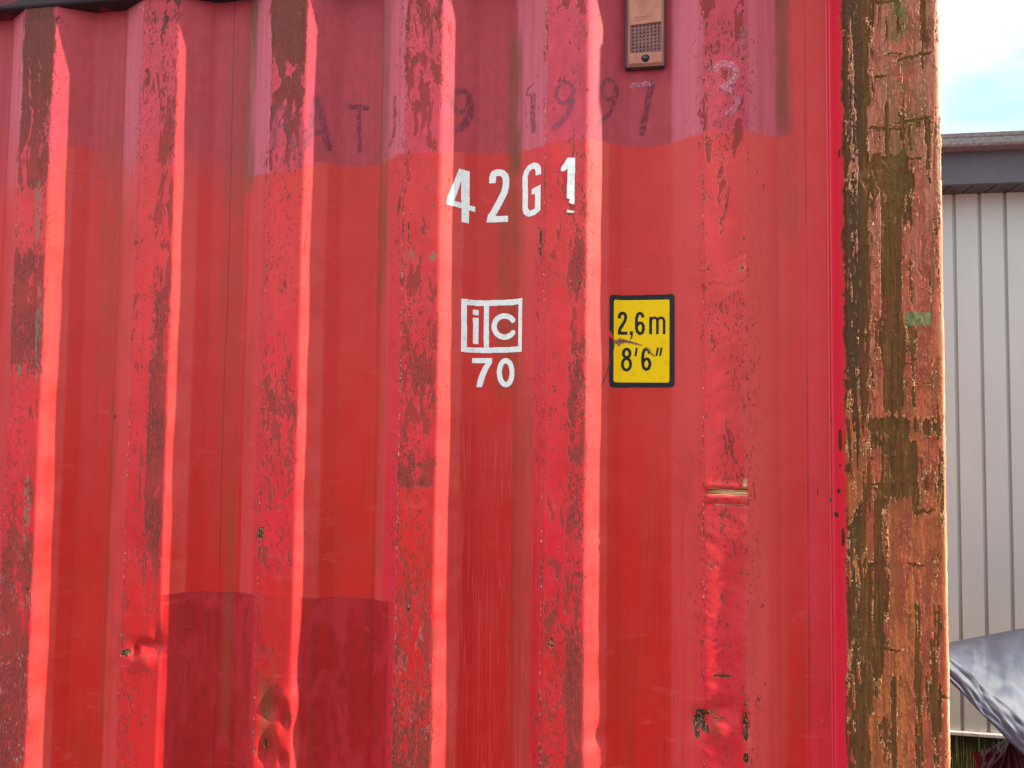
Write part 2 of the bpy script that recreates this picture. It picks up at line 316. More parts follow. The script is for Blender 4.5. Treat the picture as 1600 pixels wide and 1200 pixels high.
    crim = np.where(Z < H(780), crim * (1 - .75 * rib(3)) , crim); crim = np.where(Z < H(930), crim * (1 - .7 * rib(2)) * (1 - .45 * rib(1)) * (1 - .3 * rib(4)), crim)
    drip = box2(X, Z, -0.34681, -0.16436, -9, H(640), .01, .10) * .9
    gh = np.zeros_like(X); pale = np.zeros_like(X)
    for pts, wd, t in GHOST:
        x0 = min(p[0] for p in pts) - .03; x1 = max(p[0] for p in pts) + .03; z0 = min(p[1] for p in pts) - .03; z1 = max(p[1] for p in pts) + .03
        s_ = (X > x0) & (X < x1) & (Z > z0) & (Z < z1)
        d = dist_poly(X[s_], Z[s_], pts); v = 1 - sst(wd / 2 - .0015, wd / 2 + .0006, d + .0012 * n3[s_])
        if t == 1: gh[s_] = np.maximum(gh[s_], v)
        else: pale[s_] = np.maximum(pale[s_], v)
    # faint outlines of an old lettering film at the far left
    for pts in [[(-1.17774, 2.19077), (-1.18173, 2.28314), (-1.17177, 2.29782), (-1.15537, 2.30249), (-1.1385, 2.29473), (-1.13191, 2.28066), (-1.12821, 2.19148)], [(-1.08359, 2.19523), (-1.08375, 2.27218), (-1.06967, 2.2877), (-1.04787, 2.29198), (-1.03131, 2.27899), (-1.02519, 2.19545)], [(-1.22197, 2.19286), (-1.16166, 2.1863), (-1.10953, 2.18148), (-1.02509, 2.19277)], [(-1.28074, 2.30703), (-1.30111, 2.28609), (-1.31106, 2.23849), (-1.30229, 2.18334), (-1.28061, 2.17565), (-1.25899, 2.19929)], [(-0.76289, 2.15841), (-0.71599, 2.17315), (-0.64262, 2.17641)], [(-1.25644, 2.30041), (-1.24027, 2.27646), (-1.24027, 2.21141), (-1.20957, 2.1939)]]:
        gh = np.maximum(gh, .45 * (1 - sst(.0004, .0014, dist_poly(X, Z, pts))))
    gh = np.maximum(gh, (.6 - .5 * face) * (1 - sst(.0004, .0016, np.abs(Z - zt))) * box2(X, Z, -0.9253, -0.44262, -9, 9, .003))
    # the ghost of the old film keeps fresher red inside the arches
    old = old * (1 - .75 * box2(X, Z, -1.18024, -1.13048, H(268), H(196), .002)) 
    spots = np.zeros_like(X)
    for i, (sx_, sz_) in enumerate(RUST_SPOTS):
        spots = np.maximum(spots, 1.05 * np.exp(-(((X - sx_) / (.0020 + .0013 * (i % 3))) ** 2 + ((Z - sz_) / (.004 + .003 * (i % 4))) ** 2)))
    for (cx, cz, a, b) in [(0.11594, 1.16237, 0.0065, 0.022), (0.18881, 1.15682, 0.006, 0.026), (0.12241, 1.14978, 0.006, 0.008), (-0.71301, 1.46028, 0.009, 0.014), (-0.99145, 1.21602, 0.012, 0.01), (0.18864, 1.10621, 0.005, 0.012), (-0.69501, 1.05998, 0.003, 0.016), (-0.17489, 2.01116, 0.004, 0.03), (0.11811, 1.17668, 0.016, 0.006), (0.15055, 1.24205, 0.02, 0.003), (-0.4264, 2.03991, 0.002, 0.03), (-0.43677, 2.05499, 0.003, 0.01), (0.34541, 1.65098, 0.003, 0.028), (0.34915, 1.48759, 0.002, 0.03), (0.10727, 1.14867, 0.006, 0.02), (0.14182, 1.17074, 0.02, 0.0015)]:
        spots = np.maximum(spots, 1.3 * gs(X, Z, cx, cz, a, b))
    spots = np.clip(spots + .5 * n3 * spots, 0, 1)
    metal = np.zeros_like(X)
    cx, cz = (0.15552, 1.56086)
    metal = np.maximum(metal, box2(X, Z, cx - .028, cx + .036, cz - .006, cz + .005, .003, .0012)); metal = np.maximum(metal, box2(X, Z, cx - .018, cx + .033, cz - .0245, cz - .0225, .002, .0006))
    metal = np.maximum(metal, box2(X, Z, cx + .030, cx + .036, cz - .004, cz + .024, .0015, .003))
    lsl = np.zeros_like(X)
    for k in range(6): lsl = np.maximum(lsl, box2(X, Z, RIB_L[k] - .052, RIB_L[k] + .001, -9, 9, .004))  # left-facing slopes painted paler, reflected sky put into the colour
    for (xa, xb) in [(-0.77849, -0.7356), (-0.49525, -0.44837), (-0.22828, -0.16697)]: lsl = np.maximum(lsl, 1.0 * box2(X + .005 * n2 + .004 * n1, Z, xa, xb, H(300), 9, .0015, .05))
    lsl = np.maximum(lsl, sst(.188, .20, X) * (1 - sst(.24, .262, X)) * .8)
    sx0 = -0.81549
    rsl_sunlit = np.zeros_like(X)
    for k in range(6): rsl_sunlit = np.maximum(rsl_sunlit, box2(X, Z, RIB_R[k] + .001, RIB_R[k] + .040, -9, 9, .003))  # outer right-facing slopes, lightened in colour for the sun on them
    chalk_sunlight = np.clip(.02 + .42 * sst(1.25, 2.15, Z) + .14 * n1 + .28 * sst(-.05, .2, X) * sst(1.0, 1.5, Z) + .75 * rsl_sunlit * (.8 + .4 * n1) + .35 * box2(X, Z, .188, .262, -9, 9, .012), 0, 1)  # height fade is chalking plus sky reflection; right slopes get painted sunlight
    seam = np.exp(-((X + .0025 * fbm(Z * 2.2, X * 4 + 2, 99, 3) - sx0) / .0011) ** 2) + np.exp(-((X - .3005) / .0012) ** 2) * (.7 + .5 * n2) + .6 * np.exp(-((X - .326 - .002 * fbm(X * 0, Z * 6, 3, 3)) / .0012) ** 2) * sst(H(500), H(760), Z) * 0
    teal = np.zeros_like(X)
    for (cx, cz, a, b) in [(-0.42551, 1.99074, 0.01, 0.012), (-0.3779, 1.98719, 0.01, 0.01), (-1.22331, 2.10301, 0.008, 0.06), (-1.21171, 1.84999, 0.006, 0.1), (-1.22127, 1.48434, 0.008, 0.07), (-1.25249, 1.77097, 0.004, 0.02), (0.18619, 2.37083, 0.004, 0.03)]: teal = np.maximum(teal, gs(X, Z, cx, cz, a, b))
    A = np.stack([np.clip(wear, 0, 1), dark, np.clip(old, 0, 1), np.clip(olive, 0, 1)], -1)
    B = np.stack([patch, np.clip(crim, 0, 1), drip, gh], -1)
    D = np.stack([edge, spots, metal, teal], -1)
    E_ = np.stack([pale, C, np.clip(lsl, 0, 1), np.clip(seam, 0, 1)], -1)
    chalk_sunlight = chalk_sunlight * (1 - .9 * patch)
    scr = np.clip(rib(0) * sst(H(860), H(960), Z) + .35 * face * sst(H(1250), H(900), Z) * 0 + .5 * rib(3) * sst(H(940), H(1000), Z) + .3 * rib(0) * sst(H(420), H(300), Z) * 0, 0, 1)
    F_ = np.stack([chalk_sunlight, scr, chalk_sunlight * 0], -1)
    return A, B, D, E_, F_

# ------------------------------------------------------------------ materials
def mat_wall():
    n = NT('weathered_red_paint')
    wear, dark, old, olive = n.attr('mA'); patch, crim, drip, gh = n.attr('mB'); edge, spots, metal, teal = n.attr('mD'); pale, cr_, lsl, seam = n.attr('mE'); chalk_sunlight, scr, _, _ = n.attr('mF')
    big = n.noise((2.3, 1, 1.6), 4, .5); streak = n.noise((75, 4, 1.8), 6, .6); streak2 = n.noise((300, 4, 5), 4, .6, loc=(3, 0, 2))
    fine = n.noise((420, 420, 420), 3, .6); med = n.noise((60, 30, 40), 5, .6, .5)
    red = n.mix(n.rng(big, .35, .65), sc(194, 28, 18), sc(186, 20, 18))
    red = n.mix(n.mul(n.rng(streak, .46, .74), .6), red, sc(168, 48, 34))
    red = n.mix(n.mul(n.rng(streak2, .55, .75), .22), red, sc(204, 60, 52))
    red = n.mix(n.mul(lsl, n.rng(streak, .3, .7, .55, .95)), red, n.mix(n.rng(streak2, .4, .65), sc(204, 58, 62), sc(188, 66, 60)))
    red = n.mix(n.mul(crim, .85), red, n.mix(n.rng(med, .4, .62), sc(206, 26, 50), sc(196, 36, 54)))
    red = n.mix(n.mul(patch, n.rng(med, .2, .7, .95, .75)), red, n.mix(n.rng(streak, .4, .6), sc(152, 10, 20), sc(130, 14, 18)))
    run = n.rng(n.m2('ABSOLUTE', n.m2('SUBTRACT', n.noise((46, 4, .9), 3, .5, .5, loc=(13, 0, 5)), .5)), 0, .010, 1, 0)
    red = n.mix(n.mul(n.mul(run, n.rng(n.noise((4, 2, 2.5), 3, .5, loc=(1, 6, 2)), .42, .62)), .50), red, sc(134, 34, 20))
    red = n.mix(n.mul(n.rng(n.noise((7, 3, 4.5), 6, .62, .4, loc=(9, 2, 7)), .48, .70), .5), red, sc(160, 40, 24))
    rub = n.noise((9, 6, 30), 6, .65, .8, loc=(5, 5, 5)); red = n.mix(n.mul(n.rng(rub, .58, .72), .22), red, sc(214, 92, 84))
    dr = n.noise((115, 4, 2.0), 2, .5, 1.2, loc=(7, 0, 1))
    dl2 = n.rng(n.m2('ABSOLUTE', n.m2('SUBTRACT', dr, .5)), .004, .030, 1, 0)
    red = n.mix(n.mul(drip, .55), red, sc(178, 18, 16)); red = n.mix(n.mul(n.mul(drip, dl2), .38), red, sc(212, 82, 80))
    red = n.mix(n.mul(chalk_sunlight, n.rng(streak, .3, .75, .85, 1.0)), red, n.mix(n.rng(streak2, .4, .65), sc(204, 68, 62), sc(192, 72, 68)))
    mauve = n.mix(n.rng(med, .35, .65), sc(170, 62, 74), sc(156, 58, 68)); mauve = n.mix(n.rng(streak, .45, .7), mauve, sc(158, 58, 62))
    mauve = n.mix(n.mul(crim, .8), mauve, n.mix(n.rng(med, .4, .62), sc(204, 66, 90), sc(190, 66, 80)))
    mauve = n.mix(n.mul(lsl, .9), mauve, n.mix(n.rng(streak, .4, .66), sc(196, 98, 114), sc(182, 88, 98)))
    red = n.mix(n.mul(old, n.rng(big, .3, .7, .80, .96)), red, mauve)
    fl_ = n.noise((20, 14, 8), 7, .65, .7, loc=(3, 3, 3))
    red = n.mix(n.mul(n.rng(fine, .35, .75), .10), red, sc(140, 46, 40)); red = n.mix(n.mul(patch, n.rng(fl_, .48, .60)), red, sc(168, 30, 40))
    red = n.mix(n.m2('MULTIPLY', olive, n.rng(streak2, .25, .6, .6, 1.0), clamp=True), red, sc(112, 68, 42))
    gm = n.noise((200, 60, 120), 5, .65, loc=(8, 8, 1))
    red = n.mix(n.mul(gh, n.rng(gm,   .38, .56, .25, .85)), red, n.mix(n.rng(cr_, .3, .9), sc(92, 36, 46), sc(112, 58, 72)))
    # wear: the top coat flakes off and shows a brown maroon under-coat
    fl = n.noise((44, 16, 12), 8, .58, .9, loc=(1.7, 0, 4)); fl2 = n.noise((150, 60, 60), 5, .6, .8, loc=(5, 2, 3))
    fsum = n.add(fl, n.mul(n.m2('SUBTRACT', fl2, .5), .30))
    th = n.rng(wear, 0, 1, .25, .70, smooth=False)
    wm = n.m2('MULTIPLY', n.rng(n.m2('SUBTRACT', th, fsum), -.002, .006), n.rng(wear, .02, .08))
    halo = n.m2('MULTIPLY', n.rng(n.m2('SUBTRACT', th, fsum), -.022, -.003), n.rng(wear, .02, .08))
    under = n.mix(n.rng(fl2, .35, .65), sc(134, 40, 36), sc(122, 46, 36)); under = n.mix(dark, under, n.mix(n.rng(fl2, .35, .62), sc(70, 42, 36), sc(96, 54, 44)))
    under = n.mix(n.rng(streak2, .45, .75, 0, .35), under, sc(132, 66, 40))
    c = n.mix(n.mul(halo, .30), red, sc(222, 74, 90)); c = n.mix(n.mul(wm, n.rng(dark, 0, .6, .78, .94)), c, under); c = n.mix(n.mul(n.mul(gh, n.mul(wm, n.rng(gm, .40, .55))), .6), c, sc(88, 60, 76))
    pit = n.noise((200, 100, 90), 4, .6, 1.2, loc=(9, 1, 2)); pm = n.mul(n.rng(n.add(pit, n.mul(wear, .22)), .635, .668), n.rng(cr_, .3, .9, .04, 1))
    pm = n.mul(pm, n.rng(n.noise((9, 9, 5), 3, .5, loc=(4, 7, 7)), .38, .52))
    c = n.mix(n.mul(pm, .8), c, sc(104, 46, 38))
    speck = n.voro((48, 30, 40)); spm = n.rng(speck, .035, .055, 1, 0); c = n.mix(n.mul(spm, n.rng(med, .50, .56)), c, sc(110, 42, 36))
    em = n.rng(n.add(n.mul(edge, 1.0), n.mul(n.m2('SUBTRACT', fl2, .5), 1.2)), .58, .72)
    c = n.mix(em, c, n.mix(n.rng(fine, .4, .6), sc(78, 46, 38), sc(112, 66, 48)))
    wh = n.mul(n.rng(edge, .22, .6), n.rng(n.noise((420, 50, 150), 3, .7, loc=(2, 2, 2)), .60, .63)); c = n.mix(n.mul(wh, .85), c, sc(230, 190, 170))
    tm = n.rng(n.mul(teal, n.rng(fl2, .42, .56)), .25, .4); c = n.mix(n.mul(tm, .7), c, sc(108, 104, 88))
    sn = n.noise((190, 90, 110), 5, .6, .6, loc=(1, 1, 12)); sv_ = n.add(spots, n.mul(n.m2('SUBTRACT', sn, .5), .9))
    sm = n.rng(sv_, .62, .68); c = n.mix(sm, c, n.mix(n.rng(n.noise((160, 60, 90), 3, .5), .45, .7), sc(50, 42, 26), sc(94, 68, 42)))
    shl = n.mul(n.rng(sv_, .50, .62), n.rng(n.noise((300, 60, 160), 3, .6, loc=(6, 1, 1)), .55, .62)); c = n.mix(n.mul(shl, .6), c, sc(206, 130, 96))
    pl = n.mul(pale, n.rng(fl2, .36, .5)); c = n.mix(n.mul(pl, .65), c, n.mix(n.rng(n.noise((380, 80, 260), 3, .6), .50, .60), sc(158, 86, 104), sc(202, 156, 168)))
    mt = n.mul(metal, n.rng(n.noise((30, 30, 700), 3, .6), .30, .45)); c = n.mix(n.mul(mt, .95), c, n.mix(n.rng(n.noise((14, 10, 800), 2, .5), .42, .6), sc(104, 66, 34), sc(220, 180, 130)))
    c = n.mix(n.mul(seam, .8), c, sc(96, 20, 26))
    rs = n.rng(n.m2('ABSOLUTE', n.m2('SUBTRACT', n.noise((18, 4, 3), 2, .5, 3.0, loc=(31, 0, 9)), .5)), 0, .0016, 1, 0)
    sc1 = n.mul(rs, n.rng(n.noise((9, 3, 9), 3, .6, loc=(4, 4, 1)), .60, .68)); c = n.mix(n.mul(sc1, .5), c, sc(226, 140, 130))
    rs2 = n.rng(n.m2('ABSOLUTE', n.m2('SUBTRACT', n.noise((62, 9, 13), 3, .55, 1.6, loc=(11, 0, 3)), .5)), .001, .012, 1, 0)
    c = n.mix(n.mul(n.mul(rs2, scr), n.mul(n.rng(n.noise((30, 9, 24), 4, .6, loc=(2, 8, 1)), .48, .60), .75)), c, sc(214, 170, 164))
    # relief
    h = n.add(n.mul(wm, -.40), n.mul(n.rng(fl2, .3, .7), .05)); h = n.add(h, n.mul(sm, -.5)); h = n.add(h, n.mul(pm, -.30)); h = n.add(h, n.mul(em, -.4)); h = n.add(h, n.mul(pl, .8)); h = n.add(h, n.mul(gh, .12))
    h = n.add(h, n.mul(fine, .03)); nb = n.bump(h, .0010, .8)
    nb = n.bump(n.noise((5, 3, 1.6), 3, .5), .004, .25, nb)
    ro = n.rng(streak, .3, .7, .40, .55); ro = n.m2('ADD', ro, n.mul(wm, .15)); ro = n.m2('ADD', ro, n.mul(old, .10), clamp=True)
    return n.out(c, ro, n.mul(mt, .6), nb, .22)
def mat_rail():
    n = NT('blackened_rail_paint'); a = n.noise((9, 9, 26), 8, .62, .6); b = n.noise((220, 220, 220), 4, .6)
    c = n.mix(n.rng(a, .52, .58), sc(46, 32, 36), sc(110, 34, 44)); c = n.mix(n.mul(n.rng(b, .5, .7), .5), c, sc(60, 44, 40))
    return n.out(c, .6, None, n.bump(n.add(n.mul(a, .5), b), .0015, .6), .2)
def mat_simple(name, col, col2, rough=.5, scale=40, bump=.0006, metal=0, lo=.4, hi=.6, spec=.5, stretch=(1, 1, 1)):
    n = NT(name); a = n.noise(tuple(scale * s for s in stretch), 6, .6); b = n.noise((scale * 7,) * 3, 4, .6)
    c = n.mix(n.rng(a, lo, hi), col, col2)
    return n.out(c, n.rng(b, .3, .7, rough * .9, min(1, rough * 1.12)), metal, n.bump(n.add(a, n.mul(b, .4)), bump, .7), spec)
M = {}
M['wall'] = mat_wall(); M['rail'] = mat_rail()
M['redpaint'] = mat_simple('faded_red_steel', sc(186, 48, 50), sc(160, 62, 56), .5, 12)
M['white'] = mat_simple('chalky_white_marking_paint', (.76, .77, .73), (.56, .58, .53), .5, 110, .0002, lo=.45, hi=.78)
M['yellow'] = mat_simple('faded_yellow_film', (.78, .49, .0005), (.68, .42, .001), .5, 60, .0001, lo=.5, hi=.75, spec=.12)
M['black'] = mat_simple('black_sticker_film', (.005, .005, .008), (.011, .010, .014), .4, 90, .0001, spec=.22)
M['tear'] = mat_simple('torn_sticker_backing', sc(92, 34, 26), sc(150, 96, 60), .6, 200, .0004)
M['hair'] = mat_simple('dark_torn_edge', sc(70, 38, 34), sc(96, 50, 44), .6, 200)
M['vent'] = mat_simple('sun_bleached_plastic', sc(184, 124, 104), sc(170, 108, 90), .85, 24, .0003, spec=.3)
M['grille'] = mat_simple('dirty_grille_plastic', sc(128, 80, 72), sc(110, 66, 62), .6, 60, .0003)
M['hole'] = mat_simple('dark_hollow', (.012, .008, .008), (.02, .012, .012), .8)
M['gasket'] = mat_simple('dark_sealant', (.02, .016, .022), (.05, .02, .03), .45, 60, .001)
M['bolt'] = mat_simple('dark_steel_bolt', (.10, .09, .10), (.06, .05, .06), .25, 60, .0002, 1.0)

# ------------------------------------------------------------------ ground
def mat_ground():
    n = NT('compacted_gravel'); a = n.noise((1.2, 1.2, 1.2), 6, .6); b = n.noise((60, 60, 60), 5, .7)
    c = n.mix(n.rng(a, .35, .65), (.20, .185, .165), (.27, .25, .225)); c = n.mix(n.rng(b, .35, .65), c, (.12, .11, .10))
    return n.out(c, .9, None, n.bump(b, .02, .8))
g = MB(); g.box(-600, 600, -600, 600, -.2, 0); go = g.build('ground', mat_ground()); tag(go, kind='structure')

# ------------------------------------------------------------------ shipping container
CONT = empty('shipping_container', (-2.6, 1.2, 0), 'weathered red steel shipping container with corrugated wall and flaking corner post', 'shipping container')
def child(o):      # keep world coordinates while parenting to the container
    o.parent = CONT; o.location = -Vector(CONT.location); return o
xs = np.concatenate([np.arange(-5.55, -1.46, .014), np.arange(-1.46, .3465, .0021)])
zs = np.concatenate([np.arange(.155, .93, .03), np.arange(.93, ZR + .001, .0022)])
X, Z = np.meshgrid(xs, zs); Y = wall_y(X, Z)
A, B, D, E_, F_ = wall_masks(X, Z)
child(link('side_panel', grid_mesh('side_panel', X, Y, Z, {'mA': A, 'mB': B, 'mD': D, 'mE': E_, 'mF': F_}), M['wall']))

# --- corner post with flaking paint (real relief)
PF = -.0135
path = [(.3345, .041), (.3360, .0352), (.3385, .0335), (.3405, .0352), (.3430, .0345), (.3460, .0300), (.3500, .0150), (.3560, -.0090)]
path += [(.3560 + .0060 * (1 - cos(t)), -.0090 - (-.0090 - PF) * sin(t) ) for t in np.linspace(.3, pi / 2, 6)]
path += [(.500, PF)] + [(.500 + .0135 * sin(t), PF + .0135 * (1 - cos(t))) for t in np.linspace(.15, pi / 2, 9)]
path += [(.5135, .02), (.5135, .165), (.509, .168), (.50, .168)]
P = np.array(path); seg = np.r_[0, np.cumsum(np.hypot(*np.diff(P, axis=0).T))]
sE = np.interp(.5135 + 1e-9, [0, 1], [0, 1]) * 0
s_dense_end = seg[[i for i, p in enumerate(path) if p == (.5135, .02)][0]]
ss = np.concatenate([np.arange(0, s_dense_end, .0008), np.arange(s_dense_end, seg[-1], .006), [seg[-1]]])
px_, py_ = np.interp(ss, seg, P[:, 0]), np.interp(ss, seg, P[:, 1])
ty, tx = np.gradient(py_, ss), np.gradient(px_, ss); nl = np.hypot(tx, ty) + 1e-9; nx_, ny_ = ty / nl, -tx / nl
zp = np.concatenate([np.arange(.155, 1.00, .02), np.arange(1.00, 2.48, .0011), [2.482]])
U_, ZZ = np.meshgrid(px_, zp); NX, _ = np.meshgrid(nx_, zp); NY, _ = np.meshgrid(ny_, zp); YY, _ = np.meshgrid(py_, zp); SS, _ = np.meshgrid(ss, zp)
lft = 0.35355
def Q(a, b, c, d, s=.003, sz=.012):      # soft box given as x0,x1,z0,z1
    return box2(SU, ZZ, a, b, min(c, d), max(c, d), s, sz)
SU = U_ + np.where(U_ > .5134, np.maximum(YY - .0, 0) * 1.0, 0)      # runs on round the corner
jag = fbm(SU * 160, ZZ * 70, 3, 4, .6); ver = fbm(SU * 42, ZZ * 3.4, 11, 5, .6); ver2 = fbm(SU * 95, ZZ * 9, 15, 5, .62); blob = fbm(SU * 22, ZZ * 13, 19, 5)
bias = -.33 + .40 * Q(lft - .005, 0.38945, 1.6, 9, .006) + .22 * Q(lft - .005, 0.38332, 0, 1.6, .004) + .12 * Q(lft - .005, 0.42707, 0, 9, .006)
bias += [0][0]
for a, b, c_, d_, v in [(0.39761, 0.45631, 2.14029, 2.07717, 1.1), (0.41186, 0.44424, 2.08823, 1.70641, 1.0), (0.39965, 0.44726, 1.8579, 1.79277, 0.5), (0.39149, 0.45229, 1.69027, 1.64198, 0.6), (0.38639, 0.50227, 1.68812, 1.66771, 0.55), (0.4078, 0.46434, 1.6527, 1.56719, 1.0), (0.39761, 0.41998, 1.57785, 1.31376, 0.7), (0.37615, 0.39354, 2.24388, 2.04407, 0.4), (0.41998, 0.42808, 2.23271, 2.14362, 0.9), (0.45631, 0.46635, 2.13253, 1.70641, 0.35), (0.45631, 0.46835, 1.57785, 1.11638, 0.55), (0.37102, 0.38741, 2.48059, 2.23271, 0.5), (0.48036, 0.48834, 2.45788, 2.34485, 0.6), (0.48435, 0.49432, 2.20481, 2.08823, 0.5), (0.39354, 0.4078, 1.45046, 1.26155, 0.4), (0.41795, 0.42808, 1.26155, 1.11638, 0.6), (0.37102, 0.38332, 1.55653, 1.11638, 0.35), (0.48036, 0.49631, 1.3872, 1.16805, 0.4), (0.4301, 0.45631, 1.32423, 1.28241, 0.0), (0.40678, 0.46033, 2.34485, 2.24388, -0.5), (0.4078, 0.45631, 1.54589, 1.32423, -0.55), (0.46234, 0.49432, 2.07717, 1.70641, -0.5), (0.43213, 0.45631, 1.24072, 1.11638, -0.4), (0.39149, 0.41186, 2.05509, 1.70641, -0.25), (0.39761, 0.41186, 1.79277, 1.70641, -0.3), (0.44827, 0.48235, 1.51401, 1.3872, -0.4), (0.38127, 0.41186, 2.23271, 2.14918, -0.35), (0.48734, 0.49133, 1.98906, 1.72795, 1.0), (0.37615, 0.38127, 2.04407, 1.70641, 0.5)]:
    bias += v * Q(a, b, c_, d_)
field = bias + .05 + .42 * ver + .42 * ver2 + .30 * blob + .22 * jag + .10 * fbm(SU * 320, ZZ * 150, 14, 3) + .26 * fbm(SU * 190, ZZ * 13, 24, 4)
# short horizontal cracks
rs = np.random.RandomState(5)
for i in range(24):
    cx = rs.uniform(.385, .512); cz = rs.uniform(1.08, 2.46); ln = rs.uniform(.006, .030); th = rs.uniform(.0012, .0026)
    zc = cz + .25 * (SU - cx) * rs.uniform(-.6, 1.) + .0040 * jag + .004 * blob
    m = (np.abs(SU - cx) < .06) & (np.abs(ZZ - cz) < .03)
    field[m] = np.maximum(field[m], ((.5 + .5 * ver2) * np.exp(-((ZZ - zc) / th) ** 2 - ((SU - cx) / ln) ** 4) - .12)[m])
onface = sst(lft - .002, lft + .0015, SU + .0022 * jag + .0018 * ver2)
onface = onface * (1 - sst(.525, .56, SU) * .0)
corner = sst(.506, .516, SU); field = field - corner * .35
bare = sst(-.03, .03, field) * onface; rim = np.exp(-((field + .036) / .034) ** 2) * onface * (.0 + 1.0 * sst(-.15, .35, fbm(SU * 40, ZZ * 26, 71, 3)))
field2 = -.15 + .6 * ver2 + .4 * blob + .3 * fbm(SU * 60, ZZ * 40, 91, 4); under = sst(-.02, .04, field2) * onface
gr = (0.46881, 1.85971); green = Q(0.44965, 0.48988, gr[1] - .0115, gr[1] + .0115, .001, .0015)
mossy = gs(SU, ZZ, *(0.44174, 2.37851), .014, .04) + gs(SU, ZZ, *(0.43604, 2.33381), .006, .02) + .5 * gs(SU, ZZ, *(0.44982, 2.1986), .03, .14)
dk = Q(lft - .01, 0.38332, 0, 9, .004) * sst(1.2, 2.3, ZZ) + Q(lft - .01, 0.37615, 0, 9, .004) * .5
disp = onface * (-.0012 * (1 - bare) * 0 + .0) - bare * .0017 + rim * .0019 - under * (1 - bare) * .0007 + .0010 * np.exp(-((field2 + .03) / .03) ** 2) * (1 - bare) * onface * sst(-.1, .3, ver) + .00022 * jag * onface + bare * (.0004 * fbm(SU * 130, ZZ * 45, 33, 5) + .0006 * fbm(SU * 60, ZZ * 60, 35, 3))
disp += .0012 * fbm(SU * 10, ZZ * 3, 44, 3) * onface
sp = onface * sst(.22, .45, fbm(SU * 90, ZZ * 45, 55, 3)) * sst(-.25, .1, field); disp += sp * .0009
PX_ = U_ + NX * disp; PY_ = YY + NY * disp
PA = np.stack([onface, bare, np.clip(rim, 0, 1), under], -1)
PB = np.stack([green, np.clip(mossy, 0, 1), np.clip(dk, 0, 1), sst(1.0, 2.45, ZZ)], -1)
psp = np.zeros_like(SU)
for (a, z_, sa, sz_) in [(0.35, 1.65302, 0.0022, 0.026), (0.34961, 1.6089, 0.0015, 0.003), (0.34818, 1.5649, 0.002, 0.005), (0.33756, 1.54815, 0.002, 0.006), (0.34572, 1.52317, 0.003, 0.006), (0.35165, 1.48621, 0.0018, 0.022), (0.35438, 1.44275, 0.002, 0.02), (0.35127, 2.15676, 0.0015, 0.01), (0.35377, 1.83979, 0.002, 0.01), (0.35296, 1.17352, 0.001, 0.05), (0.35468, 1.24847, 0.002, 0.02)]: psp = np.maximum(psp, gs(SU, ZZ, a, z_, sa, sz_))
PC = np.stack([sst(.505, .511, SU) * (1 - sst(.520, .534, SU + .004 * jag)) * (1 - bare), psp, psp * 0], -1)  # pale strip on the rounded edge: worn paint with sunlight painted in
def mat_post():
    n = NT('flaking_post_paint'); face, bare, rim, und = n.attr('pA'); green, moss, dk, hgt = n.attr('pB'); cor, psp, _, _ = n.attr('pC')
    st = n.noise((130, 20, 5), 6, .62); st2 = n.noise((420, 60, 22), 4, .6); md = n.noise((40, 30, 22), 6, .6, .5); fi = n.noise((700, 700, 500), 3, .6)
    red = n.mix(n.rng(n.noise((60, 20, 1.5), 4), .4, .7), sc(212, 40, 62), sc(196, 44, 60))
    low = n.mix(n.rng(st, .38, .62), sc(166, 92, 50), sc(136, 74, 40)); high = n.mix(n.rng(st, .38, .62), sc(164, 92, 74), sc(136, 84, 60))
    hg = n.rng(n.add(hgt, n.mul(n.m2('SUBTRACT', md, .5), .9)), .38, .82)
    p = n.mix(hg, low, high); pk = n.mix(n.rng(md, .42, .6), sc(160, 72, 52), sc(138, 58, 42)); p = n.mix(n.mul(n.rng(n.noise((30, 20, 2.2), 4, .6, loc=(3, 1, 1)), .48, .58), .75), p, pk)
    p = n.mix(n.mul(und, .6), p, n.mix(n.rng(st2, .4, .6), sc(150, 70, 52), sc(128, 82, 52)))
    p = n.mix(n.mul(n.rng(st2, .50, .72), .5), p, sc(118, 72, 46))
    r1 = n.mix(n.rng(st, .35, .65), sc(104, 66, 32), sc(82, 54, 26)); r1 = n.mix(n.mul(n.rng(st2, .50, .70), .7), r1, sc(140, 92, 44)); r1 = n.mix(n.mul(n.rng(md, .56, .66), .6), r1, sc(116, 52, 42))
    r1 = n.mix(n.mul(dk, .75), r1, sc(74, 52, 36))
    c = n.mix(bare, p, r1); c = n.mix(n.mul(rim, .8), c, sc(222, 178, 124)); c = n.mix(n.mul(cor, n.rng(st, .35, .6, .5, 1.)), c, n.mix(n.rng(st2, .4, .6), sc(222, 176, 140), sc(196, 134, 96)))  # golden flake rims are painted glints of the low sun
    c = n.mix(n.mul(n.mul(green, n.rng(md, .3, .5)), .62), c, sc(84, 136, 84)); c = n.mix(n.mul(moss, n.rng(md, .40, .60)), c, sc(92, 96, 44))
    c = n.mix(n.mul(n.rng(n.noise((260, 120, 160), 4, .6), .62, .66), .5), c, sc(84, 52, 32))
    red = n.mix(n.rng(n.add(psp, n.mul(n.m2('SUBTRACT', md, .5), .8)), .5, .6), red, sc(66, 50, 30)); c = n.mix(face, red, c)
    chip = n.rng(n.noise((110, 40, 26), 5, .6, .5, loc=(3, 3, 8)), .70, .715); c = n.mix(n.mul(chip, .9), c, sc(84, 56, 38))
    h = n.add(n.mul(fi, .5), st2); nb = n.bump(n.mul(n.add(h, md), n.rng(face, 0, 1, .08, 1)), .0007, .8)
    return n.out(c, n.rng(face, 0, 1, .36, n.rng(bare, 0, 1, .55, .7)), None, nb, n.rng(face, 0, 1, .4, .15))
child(link('corner_post', grid_mesh('corner_post', PX_, PY_, ZZ, {'pA': PA, 'pB': PB, 'pC': PC}), mat_post()))
